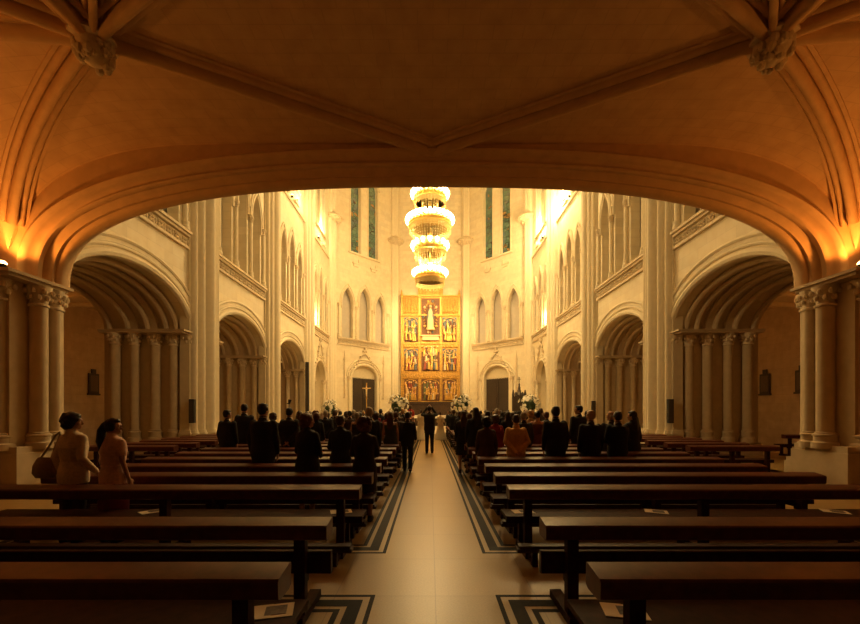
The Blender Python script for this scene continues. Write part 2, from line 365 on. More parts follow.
for s, nm in ((-1, 'left'), (1, 'right')):
    F = side_frame(s); mb = MB(); holes = []
    for k, c in enumerate(BAYC):
        holes.append(opening(c, 2.85, 0, CAPZ + .13, 1.7, n=28) if k < 3 else opening(c - .2, 1.75, .0, 4.5, 1.6))
        for i, du in enumerate((-1.6, 0, 1.6)): holes.append(opening(c + du, .5, 8.75, (12.1, 12.5, 12.1)[i], 1.4, pointed=True))
        for du in (-.75, .75): holes.append(opening(c + du, .45, 17.5, 22.6, 1.25, pointed=True))
    mb.panel(F, [(9.9, -.3), (39.2, -.3), (39.2, TOP), (9.9, TOP)], holes, -.45, 0)
    wall = mb.build('wall_' + nm, M['side'], smooth=30); structure(wall, 'cream stone nave wall with round arches and lancets above')
    for k, c in enumerate(BAYC):
        triple_lancet(wall, F, c)
        if k < 3: big_arch(wall, F, c)
        else:
            mb = MB(); u = c - .2
            mb.fbox(F, u - 1.9, u + 1.9, 0, 6.3, -1.1, -.95); mb.fbox(F, u - 1.9, u - 1.75, 0, 6.3, -1, -.44); mb.fbox(F, u + 1.75, u + 1.9, 0, 6.3, -1, -.44); mb.fbox(F, u - 1.9, u + 1.9, 6.2, 6.35, -1, -.44)
            mb.build('niche_back', M['stone'], wall)
            mb = MB(); cc = arch(u, 1.75, 4.5, 1.6)
            for d, r in ((.06, .12), (.3, .08), (.5, .08)): mould(mb, F, cc, roll(r, d, .02))
            mb.build('archivolt', M['stone'], wall)
            for sg in (-1, 1): column(F, u + sg * 1.72, -.1, .45, 4.5, .14, 'jamb_column', M['stone'], wall)
            gable(wall, F, u, 1.9, 5.4, 7.6)
            mb = MB(); G = lambda x, y, z: F(u + x, z, -.8 + y)
            mb.lathe((0, 0, 0), [(.05, 3.7), (.22, 4.0), (.42, 4.3), (.5, 4.32), (.5, 4.42)], 12, G); mb.build('niche_bracket', M['carve'], wall)
        lo = (c - 3.65 if k else 10.2); frieze(wall, F, lo + .95, c + 2.62)
        twin_window(F, c)
        mb = MB(); mb.fbox(F, lo + .9, c + 2.65, 16.0, 16.15, -.05, .14); mb.build('string_course', M['stone'], wall)
    for u in PIL: pilaster(wall, F, u)
    pilaster(wall, F, 38.45, .75)
    corbel(wall, F, 38.45, 20.2, .95)
    # the plane towards the aisle
    mb = MB(); mb.panel(F, [(9.6, -.3), (39.2, -.3), (39.2, 8), (9.6, 8)], [opening(c, 2.5, 0, CAPZ + .13, 1.35, n=28) for c in BAYC[:3]], -3.15, -3.0)
    mb.build('aisle_face', M['pier'], wall)
    # aisle: outer wall, vault, ends
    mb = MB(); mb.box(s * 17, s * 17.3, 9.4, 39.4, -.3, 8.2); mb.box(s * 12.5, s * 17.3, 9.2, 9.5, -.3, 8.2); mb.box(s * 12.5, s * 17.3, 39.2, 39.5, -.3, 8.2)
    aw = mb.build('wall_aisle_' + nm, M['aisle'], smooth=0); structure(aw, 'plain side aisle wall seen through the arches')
    def ah(x, y):
        d = min(sqrt((x - px) ** 2 + (y - py) ** 2) for px in (12.7, 17) for py in [9.5] + PIL + [38.4])
        t = min(1, d / 3.0); return 4.72 + 2.1 * (1 - (1 - t) ** 2.2) ** (1 / 2.2)
    nx, ny = 14, 120
    vs = [(s * (12.6 + 4.5 * i / nx), 9.4 + 30 * j / ny, ah(12.6 + 4.5 * i / nx, 9.4 + 30 * j / ny)) for j in range(ny + 1) for i in range(nx + 1)]
    mb = MB(); mb.add(vs, [(j * (nx + 1) + i, j * (nx + 1) + i + 1, (j + 1) * (nx + 1) + i + 1, (j + 1) * (nx + 1) + i) for j in range(ny) for i in range(nx)])
    mb.box(s * 12.6, s * 17.2, 9.3, 39.4, 8.0, 8.3)
    ac = mb.build('ceiling_aisle_' + nm, M['pier'], smooth=50); structure(ac)
    ys = [9.6] + PIL + [38.4]
    for a, b in zip(ys[:-1], ys[1:]):
        mb = MB()
        for (x0, y0), (x1, y1) in (((12.7, b), (17, a)), ((12.7, a), (17, b)), ((12.7, b), (17, b))):
            mb.tube([(s * (x0 + (x1 - x0) * t / 24), y0 + (y1 - y0) * t / 24, ah(x0 + (x1 - x0) * t / 24, y0 + (y1 - y0) * t / 24) - .04) for t in range(25)], .16, 8)
        mb.build('aisle_rib', M['pier'], ac)

# ------------------------------------------------------------------ apse
PLAT = .3
A0, B0 = Vector((-9.6, 39.0)), Vector((-3.85, 45.0)); D0 = (B0 - A0).normalized(); LEN = (B0 - A0).length; N0 = Vector((D0.y, -D0.x))
def seg_frame(s):
    return lambda u, v, w: (-s * (A0.x + D0.x * u + N0.x * w), A0.y + D0.y * u + N0.y * w, v)
for s, nm in ((-1, 'left'), (1, 'right')):
    F = seg_frame(s); uc = LEN * .47
    holes = [opening(uc, 1.62, .0, 5.2, 1.25)]
    for i, du in enumerate((-2.1, 0, 2.1)): holes.append(opening(uc + du, .66, 9.1, (12.5, 12.9, 12.5)[i], 1.6, pointed=True))
    for du in (-1.12, 1.12): holes.append(opening(uc + du, .6, 17.9, 25, 1.25, pointed=True))
    mb = MB(); mb.panel(F, [(-.2, -.3), (LEN + .3, -.3), (LEN + .3, TOP), (-.2, TOP)], holes, -.45, 0)
    wall = mb.build('wall_apse_' + nm, M['front'], smooth=30); structure(wall, 'oblique apse wall with a dark door under lancets')
    triple_lancet(wall, F, uc, 2.1, .66, sill=9.1, dz=.4); frieze(wall, F, uc - 3.3, uc + 3.3, 8.35)
    twin_window(F, uc, 17.9, 25.0, .6, 1.12)
    mb = MB(); c = arch(uc, 1.62, 5.2, 1.25)
    for d, r in ((.08, .14), (.36, .09), (.6, .1)): mould(mb, F, [(uc - 1.62, .6)] + c + [(uc + 1.62, .6)] if d < .3 else c, roll(r, d, .03))
    mb.build('archivolt', M['stone'], wall); gable(wall, F, uc, 2.15, 5.6, 7.7)
    for sg in (-1, 1): column(F, uc + sg * 1.98, .1, PLAT, 5.2, .14, 'jamb_column', M['stone'], wall)
    mb = MB(); mb.fbox(F, uc - 1.8, uc + 1.8, 5.12, 6.6, -.5, -.4); mb.build('tympanum', M['stone'], wall)
    mb = MB(); mb.fbox(F, uc - 1.64, uc + 1.64, PLAT, 5.2, -.46, -.40)
    d = mb.build('door_%d' % (1 if s < 0 else 2), M['door']); structure(d, 'dark double door under a round arch beside the altarpiece')
    for sg in (-1, 1):
        mb = MB(); us = sorted((uc + sg * .03, uc + sg * 1.58)); mb.fbox(F, us[0], us[1], PLAT + .02, 5.1, -.40, -.34); lf = mb.build('door_leaf', M['door'], d)
        mb = MB()
        for z0, z1 in ((.6, 1.6), (1.75, 3.2), (3.35, 4.85)): mb.fbox(F, us[0] + .18, us[1] - .18, z0, z1, -.34, -.30)
        mb.build('raised_panel', M['door'], lf)
        mb = MB(); mb.sph(F(uc + sg * .15, 1.5, -.29), .05, 8, 6); mb.build('door_knob', M['brass'], lf)
    pilaster(wall, F, LEN - .25, .5); corbel(wall, F, LEN - .3, 20.6, .9)
mb = MB(); mb.box(-4.2, 4.2, 45, 45.4, -.3, TOP); wa = mb.build('wall_apse_centre', M['front'], smooth=0); structure(wa, 'plain cream wall behind the gilded altarpiece')
FC = lambda u, v, w: (u, 45 - w, v)
mb = MB()
for sx in (-1, 1):
    for dx in (0, .14): mb.lathe((sx * (3.72 - dx), 44.92, 0), [(.09, 0), (.09, TOP)], 8)
mb.build('wall_shaft', M['stone'], wa)

# ------------------------------------------------------------------ floor, steps, nave ceiling
mb = MB(); mb.box(-17.2, 17.2, -2, 46, -.2, 0); fl = mb.build('floor', M['floor'], smooth=0); structure(fl, 'tan stone tiles with dark marble bands beside the pews')
def frame_bands(x0, x1, y0, y1):
    for a, b in ((0, .04), (.10, .22), (.27, .32)):
        mb = MB()
        mb.box(x0 + a, x0 + b, y0 + a, y1 - a, -.01, .002); mb.box(x1 - b, x1 - a, y0 + a, y1 - a, -.01, .002)
        mb.box(x0 + b, x1 - b, y0 + a, y0 + b, -.01, .002); mb.box(x0 + b, x1 - b, y1 - b, y1 - a, -.01, .002)
        mb.build('marble_band', M['band'], fl, smooth=0)
frame_bands(-5.8, -.585, 4.83, 23.7); frame_bands(.585, 5.8, 4.83, 23.7)
frame_bands(-7.6, -.56, -1.2, 3.74); frame_bands(.56, 7.6, -1.2, 3.74)
mb = MB(); mb.box(-9.4, 9.4, 24.6, 45.2, -.1, .15); mb.box(-9.4, 9.4, 25.0, 45.2, .1, PLAT); structure(mb.build('floor_presbytery', M['step'], smooth=0), 'raised altar platform with two pale steps')
mb = MB(); mb.box(-9.9, 9.9, 9.9, 45.5, TOP - .05, TOP + .3)
for y in [10.4] + PIL + [38.4]:
    mb.tube([(W * cos(pi * t / 24), y, TOP - 2 + 1.8 * sin(pi * t / 24)) for t in range(25)], .25, 8)
structure(mb.build('ceiling', M['stone'], smooth=40))

# ------------------------------------------------------------------ choir loft: arch, piers, low vault
LZ = 4.86; AX = 9.8; AB = 3.1; PP = 2.6
mb = MB(); prof = [(0, 9.42), (.04, 9.36), (.10, 9.34), (.16, 9.38), (.18, 9.46), (.20, 9.56), (.25, 9.60), (.29, 9.56), (.33, 9.60), (.32, 9.70), (.30, 9.74), (.38, 9.84), (.44, 9.86), (.43, 9.94), (.5, 9.97), (.53, 10.02), (.54, 10.2), (.48, 10.3), (.3, 10.34), (0, 10.36), (-.75, 10.36), (-.75, 9.42)]
rings = []
NS = 72
for i in range(NS + 1):
    t = pi - pi * i / NS; c, sn = cos(t), sin(t); ring = []
    for d, y in prof:
        a, b = AX - d, AB - d; ring.append((a * math.copysign(abs(c) ** (2 / PP), c), y, LZ + b * abs(sn) ** (2 / PP)))
    rings.append(ring)
mb.loft(rings)
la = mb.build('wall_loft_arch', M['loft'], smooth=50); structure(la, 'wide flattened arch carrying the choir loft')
H = lambda x, y: 0
def vh(x, y):
    d = min(sqrt((abs(x) - 9.9) ** 2 + (y - py) ** 2) for py in (9.35, 3.85, -1.65))
    t = min(1, d / 5.0); return 4.80 + 3.2 * max(0, 1 - (1 - t) ** 2.6) ** (1 / 2.6)
mb = MB(); nx, ny = 120, 64
X0, X1, Y0, Y1 = -10.4, 10.4, -1.8, 9.5
vs = [(X0 + (X1 - X0) * i / nx, Y0 + (Y1 - Y0) * j / ny, vh(X0 + (X1 - X0) * i / nx, Y0 + (Y1 - Y0) * j / ny)) for j in range(ny + 1) for i in range(nx + 1)]
mb.add(vs, [(j * (nx + 1) + i, j * (nx + 1) + i + 1, (j + 1) * (nx + 1) + i + 1, (j + 1) * (nx + 1) + i) for j in range(ny) for i in range(nx)])
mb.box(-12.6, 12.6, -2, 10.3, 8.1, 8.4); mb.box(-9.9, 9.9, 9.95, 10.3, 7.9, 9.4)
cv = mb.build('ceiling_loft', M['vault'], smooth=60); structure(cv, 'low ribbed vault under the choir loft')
def rib(p0, p1, wd=.2, dp=.2, n=30):
    wd *= 1.25
    def bump(c, rr, d, k=6): return [(c + rr * cos(pi + pi * q / k), -d + rr * -sin(pi * q / k) * 1.1) for q in range(k + 1)]
    pr = [(-wd * 1.15, .06), (-wd * 1.15, -.035), (-wd * .92, -.045), (-wd * .90, -.01)] + bump(-wd * .62, wd * .24, .05) + [(-wd * .36, -.0)] + bump(0, wd * .32, .17) + [(wd * .36, -.0)] + bump(wd * .62, wd * .24, .05) + [(wd * .90, -.01), (wd * .92, -.045), (wd * 1.15, -.035), (wd * 1.15, .06)]
    P = []
    for i in range(n + 1):
        t = i / n; x = p0[0] + (p1[0] - p0[0]) * t; y = p0[1] + (p1[1] - p0[1]) * t; P.append(Vector((x, y, vh(x, y))))
    rings = []; sd = Vector((P[-1].y - P[0].y, -(P[-1].x - P[0].x), 0)).normalized()
    for i in range(n + 1):
        t = (P[min(n, i + 1)] - P[max(0, i - 1)]).normalized(); up = sd.cross(t).normalized()
        if up.z < 0: up = -up
        if abs(up.z) < .2 and i and up.dot(lastup) < 0: up = -up
        lastup = up
        rings.append([P[i] + sd * a + up * b for a, b in pr])
    mb = MB(); mb.loft(rings); mb.build('vault_rib', M['loft'], cv, smooth=40)
BX, BY = 5.6, 6.6
for sx in (-1, 1):
    b = (sx * BX, BY)
    for e, wd in (((0, 9.5), .2), ((0, 3.7), .2), ((sx * 9.75, 9.25), .2), ((sx * 9.75, 3.95), .2), ((sx * 10.3, BY - .5), .22), ((sx * (BX + .4), 0), .26), ((sx * 2.0, 2.2), .14)): rib(b, e, wd)
    mb = MB()
    mb.lathe((sx * BX, BY, 0), [(.3, 8.05), (.3, 7.86), (.34, 7.84), (.34, 7.79), (.24, 7.76), (.25, 7.68), (.22, 7.56), (.12, 7.46), (.03, 7.43)], 16)
    for k in range(46):
        a = RND.uniform(0, 2 * pi); z = RND.uniform(7.45, 7.74); rr = .25 * sqrt(max(.1, 1 - ((z - 7.66) / .26) ** 2))
        q = RND.uniform(.035, .075); mb.sph((sx * BX + rr * cos(a), BY + rr * sin(a), z), (q, q, q * 1.2), 6, 5)
    mb.build('leafy_boss', M['carve'], cv)
    # pier under the arch and its columns
    mb = MB(); mb.box(sx * 9.62, sx * 12.6, 9.1, 10.32, 0, LZ - .14); mb.box(sx * 9.35, sx * 12.6, 9.0, 10.42, 0, .75); mb.box(sx * 9.4, sx * 12.6, 9.05, 10.38, .75, .9)
    pier = mb.build('wall_pier_' + ('left' if sx < 0 else 'right'), M['pier'], smooth=0); structure(pier, 'stone pier with round shafts under the loft arch')
    for x, y, r in ((9.50, 9.66, .175), (9.47, 10.02, .14), (9.88, 9.08, .2), (10.3, 9.02, .2)):
        FF = lambda u, v, w, sx=sx: (sx * u, w, v)
        column(FF, x, y, .82, LZ - .14, r, 'pier_column', M['pier'], pier, .5, .4)
    mb = MB()
    for e, z0, z1 in ((0, LZ - .14, LZ - .07), (.07, LZ - .07, LZ)): mb.box(sx * (9.30 - e), sx * 12.6, 8.78 - e, 10.24 + e, z0, z1)
    mb.build('abacus', M['pier'], pier, smooth=0)
    mb = MB(); mb.box(sx * 9.62, sx * 10.5, 3.3, 4.4, 0, LZ - .14); mb.box(sx * 9.35, sx * 10.5, 3.2, 4.5, 0, .8); mb.box(sx * 9.28, sx * 10.5, 3.2, 4.5, LZ - .14, LZ)
    rp = mb.build('wall_rear_pier_' + ('left' if sx < 0 else 'right'), M['pier'], smooth=0); structure(rp)
    for y in (3.55, 4.15): column(lambda u, v, w, sx=sx: (sx * u, w, v), 9.55, y, .75, LZ - .14, .18, 'pier_column', M['pier'], rp, .5, .4)
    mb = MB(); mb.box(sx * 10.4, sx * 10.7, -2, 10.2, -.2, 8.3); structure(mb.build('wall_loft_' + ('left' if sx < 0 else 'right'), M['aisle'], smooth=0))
mb = MB(); mb.box(-10.7, 10.7, -2.2, -1.9, -.2, 8.3); structure(mb.build('wall_rear', M['door'], smooth=0))

# ------------------------------------------------------------------ pews
ORD = 'zeroth first second third fourth fifth sixth seventh eighth ninth tenth eleventh twelfth thirteenth fourteenth fifteenth sixteenth seventeenth eighteenth nineteenth twentieth twenty-first twenty-second twenty-third'.split()
ROWS = [2.36, 3.37] + [4.84 + .98 * k for k in range(20)]
def pew_parts(L, kneeler=True):
    out = []
    mb = MB(); pr = [(0, .83), (0, .70), (-.03, .685), (-.17, .685), (-.20, .70), (-.205, .795), (-.19, .808), (-.02, .835)]
    mb.loft([[(x, y, z) for y, z in pr] for x in (0, L)]); out.append(('book_ledge', mb.mesh('book_ledge', M['wood2'], 25)))
    mb = MB(); pr = [(-.02, .45), (-.02, .37), (.02, .365), (.05, .41), (.32, .41), (.35, .42), (.35, .44), (.335, .452)]
    mb.loft([[(x, y, z) for y, z in pr] for x in (0, L)]); out.append(('seat', mb.mesh('seat', M['wood'], 25)))
    ps = (.24, L / 2, L - .24)
    for x in ps:
        mb = MB(); mb.box(x - .045, x + .045, -.13, -.05, .06, .69); mb.box(x - .05, x + .05, -.2, .34, 0, .07); mb.box(x - .04, x + .04, -.06, .0, .3, .42); out.append(('post', mb.mesh('post', M['wood'], 0)))
        mb = MB(); mb.box(x - .035, x + .035, .22, .3, .06, .415); mb.box(x - .03, x + .03, -.05, .25, .33, .40); out.append(('seat_leg', mb.mesh('seat_leg', M['wood'], 0)))
    if kneeler:
        mb = MB(); mb.box(.04, L - .04, -.46, -.33, .165, .205); mb.box(.06, L - .06, -.45, -.34, .2, .235); out.append(('kneeler', mb.mesh('kneeler', M['pad'], 0)))
        for x in ps:
            mb = MB(); mb.box(x - .03, x + .03, -.43, -.36, 0, .17); mb.box(x - .025, x + .025, -.42, -.1, .02, .06); out.append(('kneeler_leg', mb.mesh('kneeler_leg', M['wood'], 0)))
    return out
def desk_parts(L):
    out = [p for p in pew_parts(L, False) if p[0] in ('book_ledge', 'post')]
    mb = MB(); mb.loft([[(x, y, z) for y, z in ((-.06, .375), (-.045, .37), (-.01, .37), (0, .38), (0, .55), (-.01, .557), (-.05, .557), (-.06, .55))] for x in (0, L)])
    out.append(('lower_board', mb.mesh('lower_board', M['wood'], 25))); return out
P_DESK = desk_parts(6.2)
P_LONG, P_NEAR, P_SIDE = pew_parts(4.65), pew_parts(6.2), pew_parts(2.3, False)
def pew(parts, x, y, label, group):
    r = empty('pew', (x, y, 0)); tag(r, label, 'pew', group)
    for n, me in parts: link(n, me, r)
    return r
for s, nm in ((-1, 'left'), (1, 'right')):
    for i, y in enumerate(ROWS):
        near = i < 2; L = 6.2 if near else 4.65
        pew((P_NEAR, P_DESK)[i] if near else P_LONG, .87 if s > 0 else -.87 - L, y, ('dark seatless kneeling desk before the nearest pew, %s of the aisle' % nm if i == 1 else 'dark wooden pew %s of the aisle, %s row counted from the camera' % (nm, ORD[i + 1])), 'pews %s of the aisle' % nm)
    for i in range(6):
        y = ROWS[8 + i] - .3
        pew(P_SIDE, 6.6 if s > 0 else -8.9, y, 'short dark side pew along the %s arcade, %s from the camera' % (nm, ORD[i + 1]), 'short side pews %s' % nm)
    b = pew(P_SIDE, 0, 0, 'dark bench standing alone in the %s side aisle' % nm, 'aisle benches')
    b.location = (s * 13.3 + (0 if s > 0 else -2.3), 15.2, 0)

def leaflet(x, y, rz, label):
    r = empty('leaflet', (x, y, .4525), rz); tag(r, label, 'leaflet', 'leaflets left on the pews')
    mb = MB(); mb.box(-.13, .13, -.09, .09, 0, .003); mb.box(-.13, 0, -.09, .09, .003, .005); mb.build('folded_sheet', M['paper'], r, 0)
    mb = MB(); mb.box(-.04, .09, -.055, .06, .003, .006); mb.build('printed_picture', M['photo'], r, 0)
leaflet(-1.05, 2.53, .25, 'cream leaflet on the nearest left pew seat, by the aisle')
leaflet(1.18, 2.53, -.2, 'cream leaflet on the nearest right pew seat, by the post')
leaflet(-1.17, 5.04, .3, 'cream leaflet on the third left pew, at its aisle end')
leaflet(-3.55, 5.04, .9, 'cream leaflet on the third left pew, in front of the women')
leaflet(1.12, 5.04, .1, 'cream leaflet on the third right pew, at its aisle end')
leaflet(2.8, 5.04, -.4, 'cream leaflet lying crooked midway along the third right pew')
leaflet(5.05, 5.04, -.5, 'cream leaflet on the third right pew, farthest from the aisle')

# ------------------------------------------------------------------ chandelier
CH = Vector((-.05, 28.7, 0))
ch = empty('chandelier', (CH.x, CH.y, 11.2)); tag(ch, 'huge tiered gilt chandelier of blazing bulbs hanging before the altarpiece', 'chandelier')
def rel(z): return z - 11.2
bm_ = MB(); bm_.sph((0, 0, 0), (.12, .12, .15), 10, 7); bm_.lathe((0, 0, -.2), [(.05, 0), (.05, .12)], 8); bulb_me = bm_.mesh('bulb', M['bulb'])
for z, r, n in ((17.0, 1.12, 24), (15.1, 1.48, 32), (13.3, 1.12, 16), (11.35, 1.02, 24)):
    mb = MB(); zz = rel(z)
    mb.lathe((0, 0, zz), [(r, -.28), (r + .05, -.25), (r + .02, -.1), (r + .06, .05), (r + .06, .1), (r - .02, .1), (r - .04, -.05), (r - .03, -.28), (r, -.28)], 48)
    for k in range(n):
        a = 2 * pi * k / n; mb.tube([(r * cos(a), r * sin(a), zz), ((r + .14) * cos(a), (r + .14) * sin(a), zz - .06), ((r + .17) * cos(a), (r + .17) * sin(a), zz + .1)], .03, 5)
        mb.sph(((r + .05) * cos(a + .1), (r + .05) * sin(a + .1), zz - .02), .07, 6, 4)
    for k in range(8):
        a = 2 * pi * k / 8; mb.tube([(r * cos(a), r * sin(a), zz), (r * .5 * cos(a), r * .5 * sin(a), zz + .45), (.1 * cos(a), .1 * sin(a), zz + .95)], .03, 5)
    hoop = mb.build('hoop', M['brass'], ch)
    mb = MB()
    for k in range(n * 3):
        a = 2 * pi * k / (n * 3); dz = -.3 - .12 * (k % 3)
        for q in range(3 if k % 3 else 4): mb.sph((r * cos(a), r * sin(a), zz - .32 - q * .11), (.035, .035, .055), 5, 4)
    mb.build('crystal_fringe', M['crystal'], hoop)['kind'] = 'stuff'
    for k in range(n):
        a = 2 * pi * k / n; link('bulb', bulb_me, ch, ((r + .17) * cos(a), (r + .17) * sin(a), zz + .28))
mb = MB(); mb.lathe((0, 0, 0), [(.05, rel(11.3)), (.16, rel(11.5)), (.06, rel(12)), (.12, rel(12.6)), (.06, rel(13.2)), (.2, rel(14.4)), (.06, rel(14.9)), (.12, rel(16.2)), (.05, rel(17)), (.05, rel(18.3)), (.03, rel(18.4))], 12); mb.build('stem', M['brass'], ch)
mb = MB()
for z0, z1, r0, r1, n in ((14.8, 13.5, 1.3, .98, 40), (13.0, 11.7, .9, .6, 28), (16.8, 15.4, .6, .4, 18)):
    for k in range(n):
        a = 2 * pi * k / n
        for q in range(9):
            t = q / 8; rr = r0 + (r1 - r0) * t ** 1.3; mb.sph((rr * cos(a), rr * sin(a), rel(z0 + (z1 - z0) * t)), (.04, .04, .065), 5, 4)
mb.build('crystal_swag', M['crystal'], ch)['kind'] = 'stuff'
mb = MB()
for k in range(48): mb.sph((0, 0, rel(18.5 + k * .195)), (.035, .035, .12), 6, 4)
mb.lathe((0, 0, rel(27.75)), [(.3, .2), (.25, .05), (.05, 0)], 12); mb.build('chain', M['brass'], ch)

# ------------------------------------------------------------------ altarpiece
AY = 44.9
ap = empty('altarpiece', (0, AY, PLAT)); tag(ap, 'tall gilded altarpiece of painted relief panels against the centre apse wall', 'altarpiece')
def z_(y): return 1.72 + (411 - y) * .1122 - PLAT
def x_(px): return (px - 430.5) * .1122
mb = MB(); mb.box(x_(402), x_(459), -.25, -.02, z_(403), z_(297)); mb.box(x_(418), x_(443), -.3, -.02, z_(299), 17.9 - PLAT)
mb.build('back_board', M['gold'], ap, 0)
mb = MB(); mb.box(x_(400), x_(461), -.9, -.02, 0, z_(403)); mb.box(x_(399), x_(462), -1.0, -.02, z_(404), z_(402)); mb.build('base', M['marble'], ap, 0)
mb = MB()
for px, top in ((402, 297), (419.6, 296), (440.6, 296), (459, 297)):
    mb.lathe((x_(px), -.32, 0), [(.16, z_(402)), (.16, z_(398)), (.1, z_(397)), (.1, z_(318)), (.16, z_(317)), (.1, z_(316)), (.1, z_(top)), (.18, z_(top)), (.14, z_(top - 2)), (.02, z_(top - 7))], 8)
for py in (402, 378, 375, 347, 344, 316):
    mb.box(x_(402), x_(459), -.42, -.2, z_(py) - .06, z_(py) + .1)
mb.box(x_(401), x_(460), -.45, -.1, z_(297.5), z_(296)); mb.build('gilt_frame', M['gold'], ap, 0)
def tracery(px0, px1, py0, py1, n):
    mb = MB(); x0, x1 = x_(px0), x_(px1); z0, z1 = z_(py0), z_(py1); st = (x1 - x0) / n; FF = lambda u, v, w: (u, -.3 - w, v)
    for i in range(n):
        u = x0 + (i + .5) * st
        mould(mb, FF, arch(u, st * .42, z0 + (z1 - z0) * .25, (z1 - z0) * .35, pointed=True, n=10), roll(.045, 0, .05, 6))
        mb.tube([(u - st * .45, -.36, z0), (u - st * .45, -.36, z1)], .04, 6)
        mb.tube([(u, -.4, z0 + (z1 - z0) * .55), (u, -.4, z1 + .15)], [.06, .02], 6); mb.sph((u, -.4, z0 + (z1 - z0) * .2), (.09, .09, .16), 6, 5)
    mb.tube([(x1, -.36, z0), (x1, -.36, z1)], .04, 6)
    mb.build('gilt_canopy', M['gold'], ap)
for a, b in ((403.5, 418.5), (442, 457.5)):
    tracery(a, b, 316, 299, 5); tracery(a, b, 347, 343.5, 6); tracery(a, b, 378, 372.5, 6)
tracery(421, 439.5, 378, 372.5, 7); tracery(419, 442, 296, 281, 5); tracery(419, 442, 279, 266, 4)
PM = [M['pbrown'], M['pred'], M['pblue'], M['gold'], M['ivory'], M['pskin'], M['pgreen']]
def relief(px0, px1, py0, py1, nfig, name='relief_panel', sky=2, seed=0, cross=False):
    R2 = random.Random(seed); mb = MB(); x0, x1, z0, z1 = x_(px0), x_(px1), z_(py0), z_(py1); h = z1 - z0; w = x1 - x0
    mb.mi = 0; mb.box(x0, x1, -.29, -.2, z0, z0 + h * .7); mb.mi = sky; mb.box(x0, x1, -.29, -.2, z0 + h * .7, z1)
    mb.mi = 3
    FF = lambda u, v, w_: (u, -.3 - w_, v); mould(mb, FF, arch((x0 + x1) / 2, w * .47, z1 - h * .22, h * .2, n=12), roll(.05, 0, .06, 6))
    for row in (2, 1, 0):
        n = nfig - (row == 2)
        for i in range(n):
            u = x0 + w * (.10 + .80 * (i + .5) / n) + R2.uniform(-.06, .06); b = z0 + h * (.03 + .25 * row + R2.uniform(0, .05)); hh = h * R2.uniform(.30, .38)
            lean = R2.uniform(-.12, .12); mb.mi = R2.choice((3, 3, 3, 0, 1, 3, 3, 6, 2, 0, 4)); y = -.33 - .06 * (2 - row); k = h / 2.9
            mb.tube([(u, y, b), (u + lean * .5, y - .03, b + hh * .5), (u + lean, y, b + hh * .82)], [.14 * k, .12 * k, .065 * k], 8)
            mb.tube([(u + lean * .8, y - .05, b + hh * .72), (u + lean + R2.choice((-.2, .2)) * k, y - .09, b + hh * R2.uniform(.5, .9))], .045, 6)
            mb.mi = 5; mb.sph((u + lean, y - .04, b + hh * .92), .085 * k, 8, 6)
            if R2.random() < .5: mb.mi = 3; mb.sph((u + lean, y + .01, b + hh * .93), (.14 * k, .02, .14 * k), 10, 6)
    if cross:
        mb.mi = 0; c = (x0 + x1) / 2; mb.box(c - .05, c + .05, -.42, -.34, z0 + h * .25, z1 - h * .08); mb.box(c - .5, c + .5, -.42, -.34, z0 + h * .72, z0 + h * .78)
        mb.mi = 5; mb.tube([(c, -.46, z0 + h * .35), (c, -.46, z0 + h * .75)], [.04, .09], 8); mb.tube([(c - .45, -.46, z0 + h * .76), (c, -.47, z0 + h * .72), (c + .45, -.46, z0 + h * .76)], .035, 6); mb.sph((c, -.48, z0 + h * .81), .08, 8, 6)
    mb.build(name, PM, ap)
sd = 1
for c, (a, b) in enumerate(((404.5, 418), (442.5, 456.5))):
    relief(a, b, 342.5, 318, 5, seed=sd + 1); relief(a, b, 371.5, 349, 5, seed=sd + 2, cross=(c == 1)); relief(a, b, 401, 379.5, 6, sky=0, seed=sd + 3); sd += 5
relief(421.5, 439.5, 371.5, 343.5, 6, seed=31, sky=3); relief(421.5, 439.5, 401, 379.5, 7, sky=0, seed=32)
# central niche with the large standing figure
mb = MB(); x0, x1, z0, z1 = x_(421.5), x_(439.5), z_(336), z_(299); cx = (x0 + x1) / 2; h = z1 - z0
mb.mi = 0; mb.box(x0, x1, -.31, -.2, z0, z1); mb.mi = 3
for k in range(28):
    a = 2 * pi * k / 28; mb.tube([(cx + .62 * cos(a), -.36, z0 + h * .5 + h * .36 * sin(a)), (cx + .82 * cos(a), -.36, z0 + h * .5 + h * .45 * sin(a))], [.06, .02], 5)
for k in range(10):
    a = 2 * pi * k / 10; mb.mi = (3, 5, 2)[k % 3]; mb.sph((cx + .8 * cos(a), -.4, z0 + h * .5 + h * .43 * sin(a)), (.13, .09, .16), 8, 6)
mb.mi = 4; mb.tube([(cx, -.45, z0 + h * .14), (cx, -.5, z0 + h * .4), (cx, -.47, z0 + h * .62), (cx, -.45, z0 + h * .72)], [.42, .36, .27, .1], 12)
mb.mi = 2; mb.tube([(cx - .2, -.5, z0 + h * .2), (cx - .22, -.55, z0 + h * .5), (cx - .12, -.48, z0 + h * .7)], [.2, .17, .08], 8); mb.tube([(cx + .2, -.5, z0 + h * .2), (cx + .22, -.55, z0 + h * .5), (cx + .12, -.48, z0 + h * .7)], [.2, .17, .08], 8)
mb.mi = 5; mb.sph((cx, -.5, z0 + h * .77), .17, 10, 8); mb.mi = 3; mb.lathe((cx, -.5, z0 + h * .815), [(.14, 0), (.17, .16), (.05, .12)], 10)
mb.build('niche_statue', PM, ap)
mb = MB(); mb.box(x0 + .1, x1 - .1, -.6, -.25, z_(341), z_(337)); mb.box(x0 - .05, x1 + .05, -.7, -.25, z_(337), z_(336)); mb.build('statue_shelf', M['ivory'], ap, 0)
